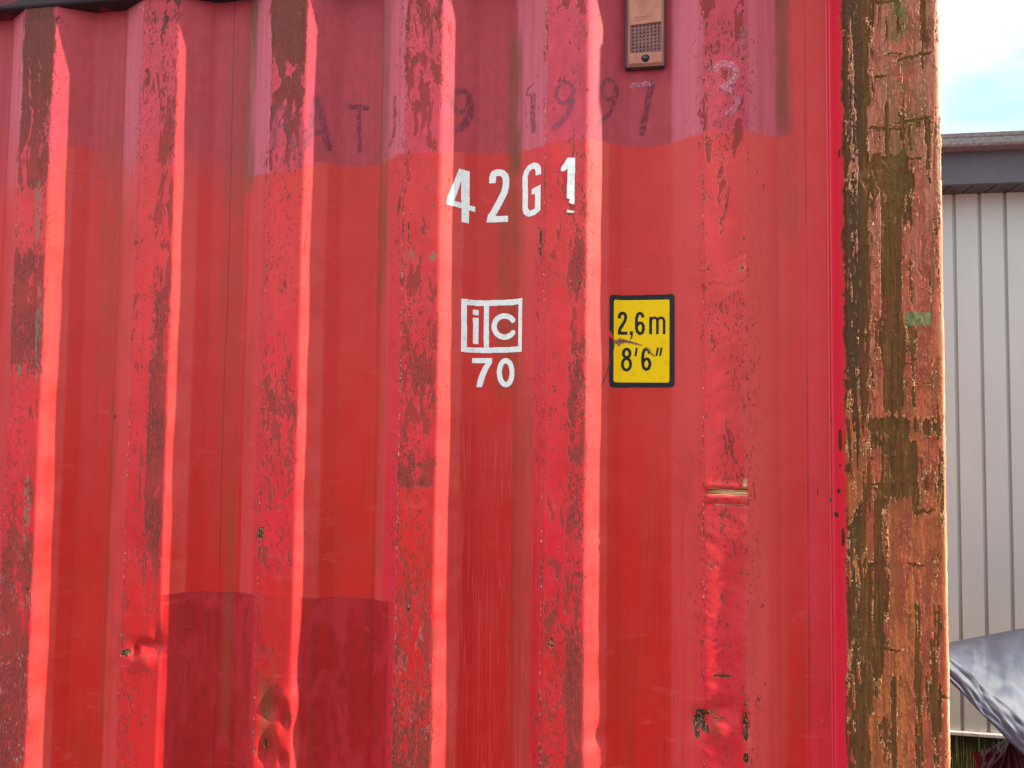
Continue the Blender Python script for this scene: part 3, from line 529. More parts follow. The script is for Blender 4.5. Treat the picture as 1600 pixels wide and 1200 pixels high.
b = MB(); b.box(.40, .5120, -.004, .160, .17, 2.47); child(b.build('post_core', M['redpaint']))

# --- rails, castings, roof, end wall, floor of the container
b = MB(); b.box(-5.55, .36, -.0050, .060, ZR, 2.590, .006, 3); child(b.build('top_rail', M['rail']))
b = MB(); b.box(-5.55, .36, -.004, .10, .02, .155, .006, 2); child(b.build('bottom_rail', M['redpaint']))
for cxx in (.345, -5.73):
    for cy in (-.020, 2.28):
        for z0 in (.0, 2.482):
            c = MB(); c.box(cxx, cxx + .172, cy, cy + .17, z0, z0 + .118, .010, 3)
            o = child(c.build('corner_casting', M['redpaint']))
            for (hx, hy, ax) in ((cxx + .086, cy - .0008, 'y'), (cxx + .1725, cy + .085, 'x')):
                h = MB(); h.cyl((0, 0, 0), .026, .003, ax, 24)
                for v in h.bm.verts: v.co.z *= 1.35
                for v in h.bm.verts: v.co += Vector((hx, hy, z0 + .059))
                ho = h.build('lifting_hole', M['hole']); ho.parent = o
def corr(name, axis, a0, a1, z0, z1, base, depth, pitch, sgn=1, mat=M['redpaint']):
    k = np.arange(a0, a1, pitch / 8); prof = np.interp(((k - a0) % pitch) / pitch, [0, .26, .5, .76, 1], [0, 0, 1, 1, 0])
    K, ZK = np.meshgrid(k, np.linspace(z0, z1, 3)); PR, _ = np.meshgrid(prof, [0, 1, 2])
    if axis == 'y': Xg, Yg = base - PR * depth * sgn, K
    else: Xg, Yg = K, base - PR * depth * sgn
    return child(link(name, grid_mesh(name, Xg, Yg, ZK, smooth=False), mat))
corr('end_panel', 'y', .16, 2.30, .15, 2.49, .500, .036, .25)
corr('end_panel', 'y', .16, 2.30, .15, 2.49, -5.70, -.036, .25)
corr('rear_panel', 'x', -5.55, .40, .155, 2.515, 2.44, .036, .278)
b = MB(); b.box(-5.6, .48, .03, 2.41, 2.56, 2.575); child(b.build('roof', M['redpaint']))
b = MB(); b.box(-5.6, .48, .06, 2.40, .12, .15); child(b.build('floor', M['rail']))
b = MB(); b.box(.452, .512, .16, 2.28, 2.47, 2.585, .006); child(b.build('end_rail', M['redpaint']))
b = MB(); b.box(.42, .511, 2.29, 2.44, .118, 2.48, .01); child(b.build('corner_post', M['redpaint']))
b = MB(); b.box(-5.70, -5.56, -.012, .15, .118, 2.48, .01); child(b.build('corner_post', M['redpaint']))
b = MB(); b.box(-5.70, -5.56, 2.29, 2.44, .118, 2.48, .01); child(b.build('corner_post', M['redpaint']))

# ------------------------------------------------------------------ painted markings, laid on the steel as thin film
def decal(name, x0, x1, z0, z1, mask, mat, off=.0005, step=.0007, parent=None, jitter=0):
    X, Z = np.meshgrid(np.arange(x0, x1, step), np.arange(z0, z1, step))
    Y = wall_y(X, Z) - off
    Xc = (X[:-1, :-1] + X[1:, 1:]) / 2; Zc = (Z[:-1, :-1] + Z[1:, 1:]) / 2
    keep = mask(Xc, Zc)
    o = link(name, grid_mesh(name, X, Y, Z, keep=keep), mat)
    if parent is None: child(o)
    else: o.parent = parent
    return o
def arc(cx, cz, rx, rz, a0, a1, n=20): return [(cx + rx * cos(radians(t)), cz + rz * sin(radians(t))) for t in np.linspace(a0, a1, n)]
def chips(x, z, amt, sc_=90): return fbm(x * sc_, z * sc_, 123, 4) < amt
four = [(-0.33519, 2.1602), (-0.31715, 2.15792), (-0.31655, 2.09177), (-0.30646, 2.09041), (-0.30684, 2.08045), (-0.31675, 2.08213), (-0.31741, 2.05665), (-0.32991, 2.05821), (-0.32995, 2.0841), (-0.35475, 2.08833), (-0.3544, 2.09936)]
four_h = [(-0.33141, 2.13674), (-0.33062, 2.0948), (-0.34198, 2.09689)]
two = [(-0.2742, 2.13638), (-0.27399, 2.14719), (-0.27218, 2.15399), (-0.26705, 2.1567), (-0.26104, 2.15662), (-0.25501, 2.155), (-0.25016, 2.15052), (-0.24768, 2.14357), (-0.24754, 2.13158), (-0.25013, 2.11886), (-0.25781, 2.10289), (-0.26788, 2.08443), (-0.27544, 2.07101)]
two_b = [(-0.28153, 2.07719), (-0.28476, 2.06019), (-0.24277, 2.0601), (-0.24257, 2.07167), (-0.26995, 2.07169)]
gg = [(-0.18112, 2.13825), (-0.18156, 2.14952), (-0.18462, 2.15554), (-0.19133, 2.15834), (-0.19968, 2.1565), (-0.20548, 2.15051), (-0.20824, 2.14136), (-0.2076, 2.08083), (-0.20551, 2.07321), (-0.19878, 2.0683), (-0.18878, 2.06932), (-0.18183, 2.07361), (-0.18203, 2.11178)]
gg_b = [(-0.19423, 2.11425), (-0.17627, 2.11861), (-0.17648, 2.10655), (-0.18778, 2.10361), (-0.19413, 2.10418)]
one = [(-0.12589, 2.16528), (-0.11207, 2.16467), (-0.11248, 2.13175), (-0.11274, 2.07838), (-0.11711, 2.07853), (-0.12313, 2.08152), (-0.12091, 2.08768), (-0.12693, 2.08954), (-0.1259, 2.14548), (-0.12946, 2.14232), (-0.13465, 2.14006), (-0.13858, 2.14155), (-0.13765, 2.14762)]
one_b = [(-0.12628, 2.06883), (-0.1227, 2.06772), (-0.11783, 2.06625), (-0.11264, 2.06526), (-0.11376, 2.06251), (-0.12591, 2.06291)]
PS = 0.0001691884456671264      # metres per crop pixel
def bb(*ps): a = [p for q in ps for p in q]; return min(p[0] for p in a) - .012, max(p[0] for p in a) + .012, min(p[1] for p in a) - .012, max(p[1] for p in a) + .012
decal('size_code_digit', *bb(four), lambda x, z: inpoly(x, z, four) & ~inpoly(x, z, four_h) & chips(x, z, .93), M['white'])
decal('size_code_digit', *bb(two, two_b), lambda x, z: (stroke(x, z, two, 76 * PS) | inpoly(x, z, two_b)) & chips(x, z, .93), M['white'])
decal('size_code_letter', *bb(gg, gg_b), lambda x, z: (stroke(x, z, gg, 66 * PS) | inpoly(x, z, gg_b)) & chips(x, z, .95), M['white'])
decal('size_code_digit', *bb(one, one_b), lambda x, z: (inpoly(x, z, one) | inpoly(x, z, one_b)) & chips(x, z, .90), M['white'])
def R8(pts): return pts
fr_o = [(-0.32772, 1.91066), (-0.28298, 1.90941), (-0.21196, 1.91101), (-0.21135, 1.81015), (-0.28167, 1.80854), (-0.32704, 1.8096)]
fr_a = [(-0.31799, 1.89926), (-0.28751, 1.89886), (-0.28677, 1.81911), (-0.31732, 1.81924)]
fr_b = [(-0.2774, 1.89873), (-0.21951, 1.89997), (-0.21926, 1.82035), (-0.27684, 1.81907)]
fi1 = [(-0.3077, 1.89142), (-0.29754, 1.89099), (-0.29756, 1.88099), (-0.30756, 1.88141)]; fi2 = [(-0.30749, 1.87618), (-0.29749, 1.87577), (-0.29728, 1.82574), (-0.30726, 1.82609)]
cc = [(-0.22948, 1.86835), (-0.23099, 1.87074), (-0.2328, 1.87291), (-0.2349, 1.87482), (-0.23723, 1.87641), (-0.23975, 1.87767), (-0.24242, 1.87857), (-0.24518, 1.87909), (-0.24798, 1.87922), (-0.25076, 1.87895), (-0.25347, 1.8783), (-0.25606, 1.87727), (-0.25847, 1.87589), (-0.26066, 1.87418), (-0.26258, 1.87217), (-0.2642, 1.8699), (-0.26549, 1.86742), (-0.26642, 1.86478), (-0.26697, 1.86203), (-0.26713, 1.85922), (-0.2669, 1.85641), (-0.26628, 1.85365), (-0.26529, 1.85099), (-0.26394, 1.8485), (-0.26226, 1.84621), (-0.26029, 1.84417), (-0.25806, 1.84242), (-0.25562, 1.841), (-0.25301, 1.83993), (-0.25029, 1.83923), (-0.2475, 1.83892), (-0.24471, 1.839), (-0.24197, 1.83947), (-0.23932, 1.84032), (-0.23683, 1.84154), (-0.23454, 1.84309), (-0.23249, 1.84495), (-0.23072, 1.84709), (-0.22927, 1.84946)]
sv = [(-0.30797, 1.79882), (-0.27039, 1.79875), (-0.27029, 1.79052), (-0.27755, 1.77741), (-0.28296, 1.76522), (-0.28683, 1.75272), (-0.28935, 1.74388), (-0.30021, 1.74383), (-0.29804, 1.75573), (-0.29357, 1.76947), (-0.28783, 1.78138), (-0.28265, 1.789), (-0.30784, 1.78903)]
ze = [(-0.23143, 1.77137), (-0.23191, 1.77725), (-0.2332, 1.78274), (-0.2352, 1.78745), (-0.23779, 1.79107), (-0.24077, 1.79335), (-0.24397, 1.79414), (-0.24714, 1.79336), (-0.25008, 1.79109), (-0.25259, 1.78747), (-0.25449, 1.78274), (-0.25566, 1.77724), (-0.25601, 1.77134), (-0.25551, 1.76544), (-0.25422, 1.75995), (-0.2522, 1.75524), (-0.24961, 1.75163), (-0.24662, 1.74937), (-0.24343, 1.74861), (-0.24026, 1.74939), (-0.23733, 1.75167), (-0.23483, 1.75529), (-0.23294, 1.76), (-0.23178, 1.76548), (-0.23143, 1.77137), (-0.23191, 1.77725)]
P8 = 0.0001537500000000011
decal('rail_code_box', *bb(fr_o), lambda x, z: (inpoly(x, z, fr_o) & ~inpoly(x, z, fr_a) & ~inpoly(x, z, fr_b)) & chips(x, z, .92), M['white'])
decal('rail_code_letter', *bb(fi1, fi2), lambda x, z: inpoly(x, z, fi1) | inpoly(x, z, fi2), M['white'])
decal('rail_code_letter', *bb(cc), lambda x, z: stroke(x, z, cc, 66 * P8) & chips(x, z, .96), M['white'])
decal('rail_code_digit', *bb(sv), lambda x, z: inpoly(x, z, sv), M['white'])
decal('rail_code_digit', *bb(ze), lambda x, z: stroke(x, z, ze, 64 * P8), M['white'])
# height sticker
def rrect(x, z, c, r):          # quad corners tl,tr,br,bl, rounded, tested in its own uv
    tl, tr, br, bl = [np.array(p) for p in c]
    w_ = np.linalg.norm(tr - tl); h_ = np.linalg.norm(bl - tl)
    ex = (tr - tl) / w_; ez = (bl - tl) / h_
    det = ex[0] * ez[1] - ex[1] * ez[0]; dx = x - tl[0]; dz = z - tl[1]
    u = (dx * ez[1] - dz * ez[0]) / det; v = (ex[0] * dz - ex[1] * dx) / det
    q = np.hypot(np.maximum(np.abs(u - w_ / 2) - w_ / 2 + r, 0), np.maximum(np.abs(v - h_ / 2) - h_ / 2 + r, 0))
    return (q <= r)
so = [(-0.04875, 1.915), (0.06847, 1.91585), (0.06817, 1.74452), (-0.04869, 1.74371)]; si = [(-0.0409, 1.90599), (0.05976, 1.90604), (0.05964, 1.75383), (-0.04098, 1.75352)]
P6 = 0.00015955983493810174
nick = [(-0.0541, 1.84885), (-0.04565, 1.84715), (-0.03941, 1.8307), (-0.03939, 1.8266), (-0.04754, 1.83731), (-0.05403, 1.83571)]
sb = decal('height_sticker', *bb(so), lambda x, z: rrect(x, z, so, 42 * P6) & ~inpoly(x, z, nick), M['black'], .0006)
sy = decal('sticker_panel', *bb(si), lambda x, z: rrect(x, z, si, 22 * P6) & ~inpoly(x, z, nick), M['yellow'], .0009, parent=sb)
def G6(pts): return pts
T6 = [([(-0.0315, 1.87165), (-0.03072, 1.87789), (-0.02799, 1.88147), (-0.02427, 1.88192), (-0.02055, 1.87975), (-0.01939, 1.87399), (-0.02146, 1.86663), (-0.02627, 1.85848), (-0.03012, 1.85195), (-0.03107, 1.84622)], 32), ([(-0.03397, 1.84476), (-0.01653, 1.84464)], 36),
      ([(0.01229, 1.87366), (0.01035, 1.8794), (0.00634, 1.88174), (0.00265, 1.87982), (0.00042, 1.87297), (-0.00019, 1.86316), (0.00017, 1.85334), (0.00211, 1.84679), (0.0063, 1.8435), (0.01078, 1.84542), (0.013, 1.85161), (0.01266, 1.85814), (0.01008, 1.86273), (0.00623, 1.86375), (0.00239, 1.86117), (0.00079, 1.85742)], 31),
      ([(0.02605, 1.87466), (0.02613, 1.84238)], 30), ([(0.0382, 1.86769), (0.03825, 1.84229)], 29), ([(0.05013, 1.86725), (0.05017, 1.84221)], 29), ([(0.02607, 1.86748), (0.0283, 1.87137), (0.03244, 1.87312), (0.03659, 1.87161), (0.0382, 1.86687)], 26), ([(0.0382, 1.86736), (0.04042, 1.87125), (0.04455, 1.873), (0.04869, 1.87149), (0.05013, 1.86676)], 26),
      ([(-0.0114, 1.80736), (-0.01188, 1.81035), (-0.01321, 1.8129), (-0.0152, 1.81461), (-0.01754, 1.81521), (-0.01988, 1.81463), (-0.02186, 1.81293), (-0.02318, 1.81039), (-0.02363, 1.80739), (-0.02316, 1.80439), (-0.02182, 1.80184), (-0.01983, 1.80014), (-0.01748, 1.79954), (-0.01514, 1.80013), (-0.01317, 1.80182), (-0.01185, 1.80436), (-0.0114, 1.80736), (-0.01188, 1.81035)], 31), ([(-0.0102, 1.78698), (-0.01079, 1.79109), (-0.01244, 1.79458), (-0.0149, 1.79692), (-0.0178, 1.79775), (-0.02069, 1.79693), (-0.02314, 1.7946), (-0.02476, 1.79111), (-0.02532, 1.78699), (-0.02473, 1.78286), (-0.02307, 1.77937), (-0.02061, 1.77704), (-0.01771, 1.77622), (-0.01482, 1.77704), (-0.01238, 1.77937), (-0.01076, 1.78286), (-0.0102, 1.78698), (-0.01079, 1.79109)], 31),
      ([(0.00061, 1.81743), (-0.00142, 1.80179)], 22), ([(0.03925, 1.81792), (0.03642, 1.80235)], 21), ([(0.04577, 1.81789), (0.0431, 1.80233)], 21),
      ([(0.02431, 1.80676), (0.02206, 1.81327), (0.01806, 1.8154), (0.01439, 1.81314), (0.01217, 1.80631), (0.01156, 1.79704), (0.01191, 1.7868), (0.01385, 1.7803), (0.01801, 1.77722), (0.02247, 1.77933), (0.02468, 1.78517), (0.02435, 1.79166), (0.02178, 1.79621), (0.01795, 1.79719), (0.01413, 1.7946), (0.01254, 1.79102)], 31)]
cm = [(-0.01204, 1.84853), (-0.00624, 1.84849), (-0.00622, 1.84113), (-0.00797, 1.83542), (-0.01101, 1.8325), (-0.01166, 1.83414), (-0.00975, 1.83838), (-0.00976, 1.84197), (-0.01201, 1.84199)]
def txt(x, z):
    m = inpoly(x, z, cm)
    for p_, w6 in T6: m |= stroke(x, z, p_, w6 * P6 * 1.1)
    return m
decal('sticker_lettering', *bb(si), txt, M['black'], .0011, .0006, parent=sb)
tp = [(-0.0407, 1.82989), (-0.0365, 1.83101), (-0.02973, 1.83523), (-0.02132, 1.83289), (-0.01036, 1.83005), (0.0009, 1.82639), (0.01373, 1.82128), (0.00091, 1.82297), (-0.01034, 1.82596), (-0.0213, 1.827), (-0.02726, 1.82507), (-0.03192, 1.81952), (-0.03322, 1.82248), (-0.03777, 1.82545)]
tp2 = [(0.01533, 1.81932), (0.02013, 1.81735), (0.02413, 1.81408), (0.02654, 1.80838), (0.03372, 1.803), (0.03261, 1.80106), (0.02495, 1.80676), (0.02174, 1.81246), (0.01694, 1.81573)]
decal('sticker_tear', *bb(tp, tp2), lambda x, z: inpoly(x, z, tp) | inpoly(x, z, tp2), M['tear'], .0018, .0006, parent=sb)
tl_ = [(-0.03939, 1.82742), (-0.04127, 1.81432), (-0.04573, 1.79796), (-0.04858, 1.78487), (-0.05367, 1.76688), (-0.06167, 1.74692)]
decal('sticker_tear', *bb(tl_), lambda x, z: stroke(x, z, tl_, 9 * P6), M['hair'], .0016, .0005, parent=sb)

# ------------------------------------------------------------------ ventilator box
V0 = [(-0.02074, 2.46717), (0.05252, 2.46145), (0.04923, 2.34064), (-0.01963, 2.33778)]
vx0, vx1 = -0.0175, 0.04741; vzb = 2.34047; vzt = vzb + .185; vf = .015
gz0, gz1 = 2.36409, 2.41693
b = MB(); b.box(vx0 - .0055, vx1 + .0040, .022, .0362, vzb - .002, vzt + .004, .004, 2); vg = child(b.build('vent_gasket', M['gasket']))
# housing front as a fine height field: recess for the grille with round holes, oval badge with raised marks
gx0, gx1 = vx0 + .0045, vx1 - .0035
Xv, Zv = np.meshgrid(np.arange(vx0, vx1 + .0003, .0004), np.arange(vzb, vzt, .0004))
e = np.minimum(np.minimum(Xv - vx0, vx1 - Xv), np.minimum(Zv - vzb, vzt - Zv)); Yv = vf + .006 * (1 - sst(0, .005, e)) ** 1.5
wv = vx1 - vx0
rec = box2(Xv, Zv, gx0, gx1, gz0, gz1 + .06 * (Xv - gx0), .0008); Yv = Yv + .0030 * rec
oc = (0.00823, 2.42832); bdg = (np.abs(Zv - oc[1] - .04 * (Xv - oc[0])) < .0042) & (np.abs(Xv - oc[0]) < .0095) | (np.hypot(np.abs(Xv - oc[0]) - .0095, Zv - oc[1] - .04 * (Xv - oc[0])) < .0042)
Yv = Yv + .0010 * bdg
for pts in ([(-.009, -.002), (-.009, .002), (-.006, -.002), (-.006, .002)], [(-.0005, .002), (-.003, .002), (-.003, -.002), (-.0005, -.002)], [(.002, -.002), (.002, .002), (.0045, -.002), (.0045, .002)], [(.007, -.002), (.0085, .002), (.010, -.002)]):
    Yv = Yv - .0008 * stroke(Xv, Zv, [(oc[0] + a, oc[1] + b_) for a, b_ in pts], .0009)
hole = np.zeros_like(Xv, bool)
for i in range(8):
    for j in range(8):
        hx = gx0 + .0050 + i * (gx1 - gx0 - .0095) / 7; hz = gz0 + .0038 + j * (gz1 - gz0 - .0060) / 7 + .06 * (hx - gx0)
        hole |= np.hypot(Xv - hx, Zv - hz) < .00135
Yv = Yv + .004 * hole
fm = (rec > .5)
sel = (fm[:-1, :-1] | fm[1:, 1:])
vh = child(link('ventilator_cover', grid_mesh('ventilator_cover', Xv, Yv, Zv, keep=~sel), M['vent']))
hc = (hole[:-1, :-1] & hole[1:, 1:]) & sel
gl = link('grille', grid_mesh('grille', Xv, Yv, Zv, keep=sel & ~hc), M['grille']); gl.parent = vh
gh = link('grille_holes', grid_mesh('grille_holes', Xv, Yv, Zv, keep=hc), M['hole']); gh.parent = vh
b = MB(); b.box(vx0 + .0002, vx1 - .0002, vf + .0078, .0355, vzb + .0002, vzt, .001); bo = b.build('housing', M['vent']); bo.parent = vh
bc = (0.01486, 2.3528)
b = MB(); b.cyl((bc[0], vf + .0005, bc[1]), .0075, .0016, 'y', 28); b.ball((bc[0], vf - .0008, bc[1]), .0058, (1, .75, 1)); o = b.build('bolt', M['bolt'], None, True); o.parent = vh

# ------------------------------------------------------------------ clad building behind
BY0 = 2.50
def MBg(name, mat, parent, f):
    b = MB(); f(b); o = b.build(name, mat); o.parent = parent; o.location = -Vector(parent.location); return o
BLD = empty('clad_building', (2.0, 3.5, 0), 'low building with pale vertical metal cladding and dark grey eaves behind the container', 'building')
M['clad'] = mat_simple('pale_grey_cladding', (.47, .51, .455), (.44, .48, .43), .42, 3, .0006, stretch=(1, 1, .3))
M['fascia'] = mat_simple('dark_grey_fascia', (.085, .08, .09), (.075, .072, .08), .5, 8, .0004)
M['gutter'] = mat_simple('grey_brown_gutter', (.19, .17, .17), (.25, .25, .24), .5, 60, .001)
M['soffit'] = mat_simple('dark_soffit_boards', (.055, .05, .058), (.045, .042, .05), .5, 20, .0005)
M['trim'] = mat_simple('white_base_trim', (.62, .61, .59), (.55, .54, .52), .45, 10, .0003)
M['bwall'] = mat_simple('dark_footing', (.035, .035, .025), (.06, .055, .045), .9, 12, .004)
zct = 2.77055; zcb = 0.28092; xj = [1.48801, 1.59884]
pw = xj[1] - xj[0]; xa = xj[0] - pw * 24; 
def clad(b):
    pts = []
    for i in range(70):
        x = xa + i * pw
        pts += [(x + .0075, BY0 + .016), (x + .0085, BY0), (x + pw - .0085, BY0), (x + pw - .0075, BY0 + .016)]
    pts += [(pts[-1][0], BY0 + .05), (pts[0][0], BY0 + .05)]
    b.prism(pts, 'z', zcb, zct + .02)
MBg('cladding', M['clad'], BLD, clad)
bx0, bx1 = xa - .05, xa + 70 * pw + .05
zs0 = 2.77579; zf1 = 2.94019; zg1 = 2.97988; zg0 = 2.92324
MBg('fascia', M['fascia'], BLD, lambda b: b.box(bx0, bx1, 2.32, 2.345, zs0, zf1 + .05))
def gut(b):
    b.prism([(2.235, zg0 + .008), (2.243, zg0), (2.318, zg0), (2.318, zg1 - .004), (2.240, zg1 - .004), (2.235, zg1 - .010), (2.231, zg1 - .001), (2.226, zg1 - .004), (2.231, zg1 - .018), (2.236, zg0 + .035), (2.230, zg0 + .028)], 'x', bx0, bx1)
MBg('gutter', M['gutter'], BLD, gut)
def sof(b):
    for i in range(95):
        x = bx0 + i * .098
        if x < bx1 - .1: b.box(x, x + .092, 2.346, BY0 + .03, zs0 + .004, zs0 + .02, .001, 1)
    b.box(bx0, bx1, 2.347, BY0 + .03, zs0 + .021, zs0 + .04)
MBg('soffit', M['soffit'], BLD, sof)
MBg('roof', M['fascia'], BLD, lambda b: b.prism([(2.30, zg1 - .012), (4.9, zg1 + .42), (7.5, zg1 - .012), (7.4, zg1 - .06), (2.346, zg1 - .06)], 'x', bx0, bx1))
MBg('base_trim', M['trim'], BLD, lambda b: b.box(bx0, bx1, BY0 - .018, BY0 + .04, zcb - .018, zcb - .002, .002, 1))
MBg('wall', M['bwall'], BLD, lambda b: b.box(bx0, bx1, BY0 + .051, 7.3, 0, zg1 - .07))

# ------------------------------------------------------------------ tarpaulin and maroon sheet
def smooth_cols(pairs, q): return np.interp(q, [p[0] for p in pairs], [p[1] for p in pairs])
ROWS = [[(1.1638, 2.05, 0.6986), (1.2375, 2.05, 0.7192), (1.2815, 2.05, 0.7315), (1.3593, 2.05, 0.7541), (1.4077, 2.05, 0.7671), (1.4797, 2.05, 0.7866), (1.5514, 2.05, 0.806), (1.7866, 2.05, 0.8697), (2.1295, 2.05, 0.9501), (2.5672, 2.05, 0.9843), (3.0799, 2.05, 0.845)], [(1.0633, 1.75, 0.8432), (1.1307, 1.75, 0.8619), (1.1709, 1.75, 0.873), (1.242, 1.75, 0.8934), (1.2862, 1.75, 0.9052), (1.352, 1.75, 0.9229), (1.4175, 1.75, 0.9404), (1.6324, 1.75, 0.9979), (1.9458, 1.75, 1.0704), (2.3457, 1.75, 1.1004), (2.8141, 1.75, 0.9714)], [(0.9788, 1.5, 0.9075), (1.0407, 1.5, 0.9171), (1.0776, 1.5, 0.9171), (1.1427, 1.5, 0.9147), (1.183, 1.5, 0.9058), (1.2432, 1.5, 0.9011), (1.3029, 1.5, 0.8934), (1.4989, 1.5, 0.879), (1.7843, 1.5, 0.8672), (2.1498, 1.5, 0.8624), (2.5796, 1.5, 0.7593)], [(0.918, 1.32, 0.9535), (0.9759, 1.32, 0.9555), (1.0104, 1.32, 0.9464), (1.0711, 1.32, 0.9248), (1.1085, 1.32, 0.8986), (1.1646, 1.32, 0.875), (1.2201, 1.32, 0.8464), (1.4022, 1.32, 0.7722), (1.6673, 1.32, 0.6906), (2.0076, 1.32, 0.6571), (2.4093, 1.32, 0.5744)], [(0.8774, 1.2, 0.9836), (0.9327, 1.2, 0.979), (0.9655, 1.2, 0.9615), (1.0232, 1.2, 0.9223), (1.0587, 1.2, 0.8803), (1.1119, 1.2, 0.8397), (1.1645, 1.2, 0.7918), (1.337, 1.2, 0.6635), (1.5877, 1.2, 0.5189), (1.9108, 1.2, 0.4597), (2.2935, 1.2, 0.3939)], [(0.8722, 1.185, 0.9818), (0.9269, 1.185, 0.952), (0.9593, 1.185, 0.927), (1.0165, 1.185, 0.8777), (1.0518, 1.185, 0.839), (1.1045, 1.185, 0.7924), (1.1567, 1.185, 0.743), (1.3277, 1.185, 0.5996), (1.5758, 1.185, 0.4258), (1.8975, 1.185, 0.4003), (2.2794, 1.185, 0.3799)], [(0.8739, 1.19, 0.9746), (0.9282, 1.19, 0.9196), (0.9606, 1.19, 0.8869), (1.0176, 1.19, 0.8272), (1.053, 1.19, 0.7914), (1.1057, 1.19, 0.7386), (1.1579, 1.19, 0.6873), (1.3287, 1.19, 0.5278), (1.5762, 1.19, 0.3236), (1.899, 1.19, 0.3315), (2.2829, 1.19, 0.3558)], [(0.9246, 1.34, 0.9419), (0.9822, 1.34, 0.8837), (1.0164, 1.34, 0.849), (1.0768, 1.34, 0.7859), (1.1142, 1.34, 0.748), (1.17, 1.34, 0.6921), (1.2252, 1.34, 0.6377), (1.4059, 1.34, 0.4689), (1.6678, 1.34, 0.2527), (2.0093, 1.34, 0.2608), (2.4156, 1.34, 0.2863)]]      # rows of world points
R3 = np.array(ROWS)                                # [row, col, 3]
def resample(R3, nr, nc):
    a = np.linspace(0, 1, R3.shape[0]); b_ = np.linspace(0, 1, R3.shape[1]); u = np.linspace(0, 1, nr); v = np.linspace(0, 1, nc)
    T = np.stack([[np.interp(u, a, R3[:, j, k]) for j in range(R3.shape[1])] for k in range(3)], -1)   # [j, nr, 3]
    return np.stack([[np.interp(v, b_, T[:, i, k]) for i in range(nr)] for k in range(3)], -1)
T = resample(R3, 220, 320)
for _ in range(10):
    T[1:-1] = .25 * T[:-2] + .5 * T[1:-1] + .25 * T[2:]
uu, vv = np.meshgrid(np.linspace(0, 1, 320), np.linspace(0, 1, 220))
dz = .0011 * fbm(uu * 2.2 + vv * .6, vv * 30 - uu * 9, 7, 2) * sst(.12, .3, vv) * (1 - sst(.5, .62, vv)) + .012 * fbm(uu * 4, vv * 4, 9, 3) * sst(.1, .3, vv)
dz += .0025 * np.abs(fbm(uu * 7 - vv * 5, vv * 3, 17, 2)) * sst(.5, .7, vv)
T[..., 1] -= dz; T[..., 2] += dz * .6
M['tarp'] = None
n = NT('silver_grey_tarpaulin'); tn = n.noise((900, 900, 900), 2, .5); t2 = n.noise((6, 6, 14), 5, .6)
n.out(n.mix(n.rng(t2, .35, .65), (.056, .068, .098), (.070, .080, .108)), n.rng(t2, .3, .7, .58, .66), 0.0, n.bump(n.noise((5, 5, 22), 3, .5), .0016, .4), .4); M['tarp'] = n.m
tr_ = MB()
for pts in [[(1.2371, 1.74, 0.835), (2.0389, 1.74, 1.0073)]]:
    (xa_, ya_, za_), (xb_, yb_, zb_) = pts
    tr_.prism([(xa_, za_ - .02), (xb_, zb_ - .02), (xb_, zb_ - .08), (xa_, za_ - .07)], 'y', ya_ - .03, ya_ + .03)
    for fx_ in (.62, .97):
        xl = xa_ + (xb_ - xa_) * fx_; zl = za_ + (zb_ - za_) * fx_; tr_.box(xl - .03, xl + .03, ya_ - .028, ya_ + .028, 0, zl - .075)
M['wood'] = mat_simple('weathered_timber', (.22, .16, .10), (.15, .11, .07), .8, 18, .002, stretch=(1, 4, 4))
tag(tr_.build('timber_trestle', M['wood']), 'timber trestle holding up the raised end of the silver tarpaulin', 'trestle')
ta = link('tarpaulin', grid_mesh('tarpaulin', T[..., 0], T[..., 1], T[..., 2]), M['tarp'])
sm = ta.modifiers.new('thickness', 'SOLIDIFY'); sm.thickness = .002
tag(ta, 'silver grey tarpaulin stretched taut over a load to the right of the container', 'tarpaulin')
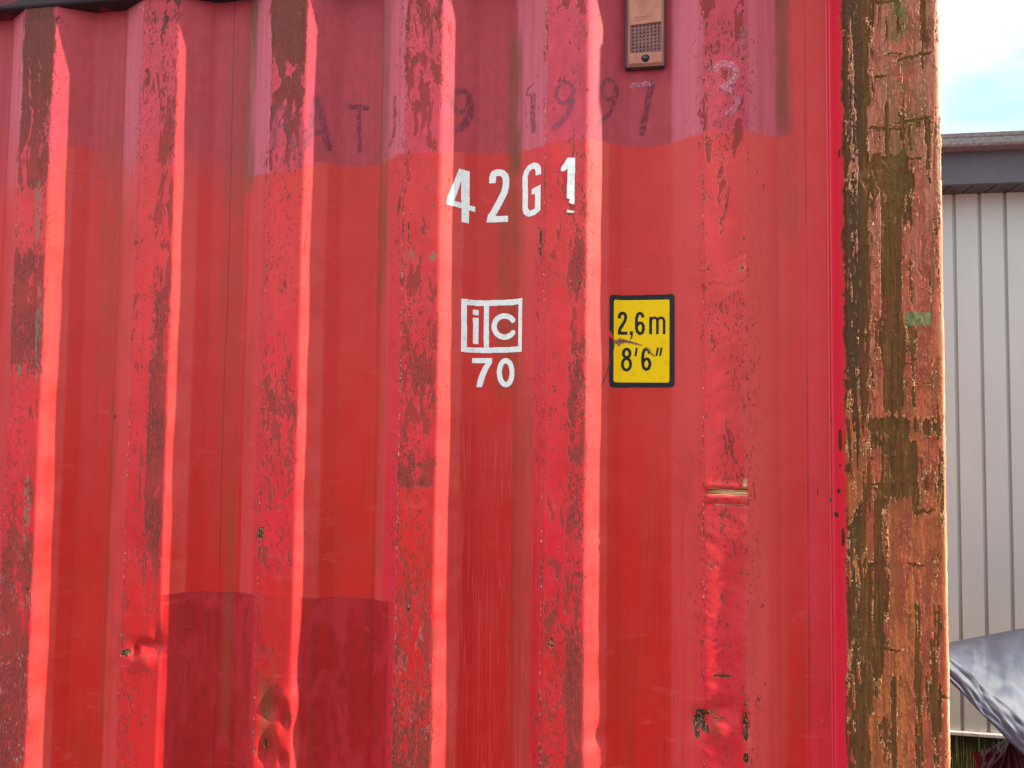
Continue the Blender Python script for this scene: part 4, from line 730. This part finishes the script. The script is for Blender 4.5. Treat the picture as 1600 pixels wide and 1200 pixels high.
# maroon crumpled sheet bunched under it, pleats fanning from one corner
cx3 = np.array((1.354, 1.75, 0.5511))
th = np.linspace(radians(178), radians(330), 220); rr = np.linspace(.0, 1, 60)
TH, RR = np.meshgrid(th, rr)
ple = .040 * np.sin(TH * 11 + 2 * np.sin(TH * 3)) + .02 * fbm(TH * 5, RR * 3, 5, 4)
rad = RR * (.34 + .9 * sst(radians(180), radians(235), TH) ) 
zf = cx3[2] + rad * np.sin(TH); xf = cx3[0] + rad * np.cos(TH) * .62
yf = cx3[1] - .25 * RR ** .7 + ple * (RR ** .6) * 1.4
zf = np.maximum(zf + .002 * fbm(TH * 30, RR * 12, 6, 3), .004)
n = NT('maroon_sheeting'); t3 = n.noise((9, 9, 9), 5, .6)
n.out(n.mix(n.rng(t3, .4, .6), (.13, .022, .030), (.095, .018, .026)), .34, None, n.bump(n.noise((40, 40, 40), 5, .6), .004, .6), .6); M['maroon'] = n.m
ma = link('maroon_sheet', grid_mesh('maroon_sheet', xf, yf, zf), M['maroon']); sm = ma.modifiers.new('thickness', 'SOLIDIFY'); sm.thickness = .003
tag(ma, 'crumpled maroon plastic sheet bunched in pleats under the silver tarpaulin', 'plastic sheet')

# grass at the foot of the building
rg = np.random.RandomState(3); N = 26000
gx = rg.uniform(.3, 4.5, N); gy = rg.uniform(1.9, 2.62, N); hh = rg.uniform(.05, .34, N) * (.4 + .6 * (gy > 2.2)); an = rg.uniform(0, 2 * pi, N); lean = rg.uniform(.0, .05, N)
wd = .0028
B0 = np.stack([gx - wd * np.cos(an), gy - wd * np.sin(an), np.zeros(N)], 1); B1 = np.stack([gx + wd * np.cos(an), gy + wd * np.sin(an), np.zeros(N)], 1)
Tp = np.stack([gx + lean * np.sin(an), gy + lean * np.cos(an), hh], 1)
V = np.stack([B0, B1, Tp], 1).reshape(-1, 3); F = np.arange(3 * N).reshape(-1, 3)
gr_ = link('grass', mesh_np('grass', V, F), mat_simple('dark_grass_blades', (.045, .075, .018), (.09, .10, .03), .6, 9, .0))
tag(gr_, 'dark green grass along the foot of the clad building', 'grass', kind='stuff')
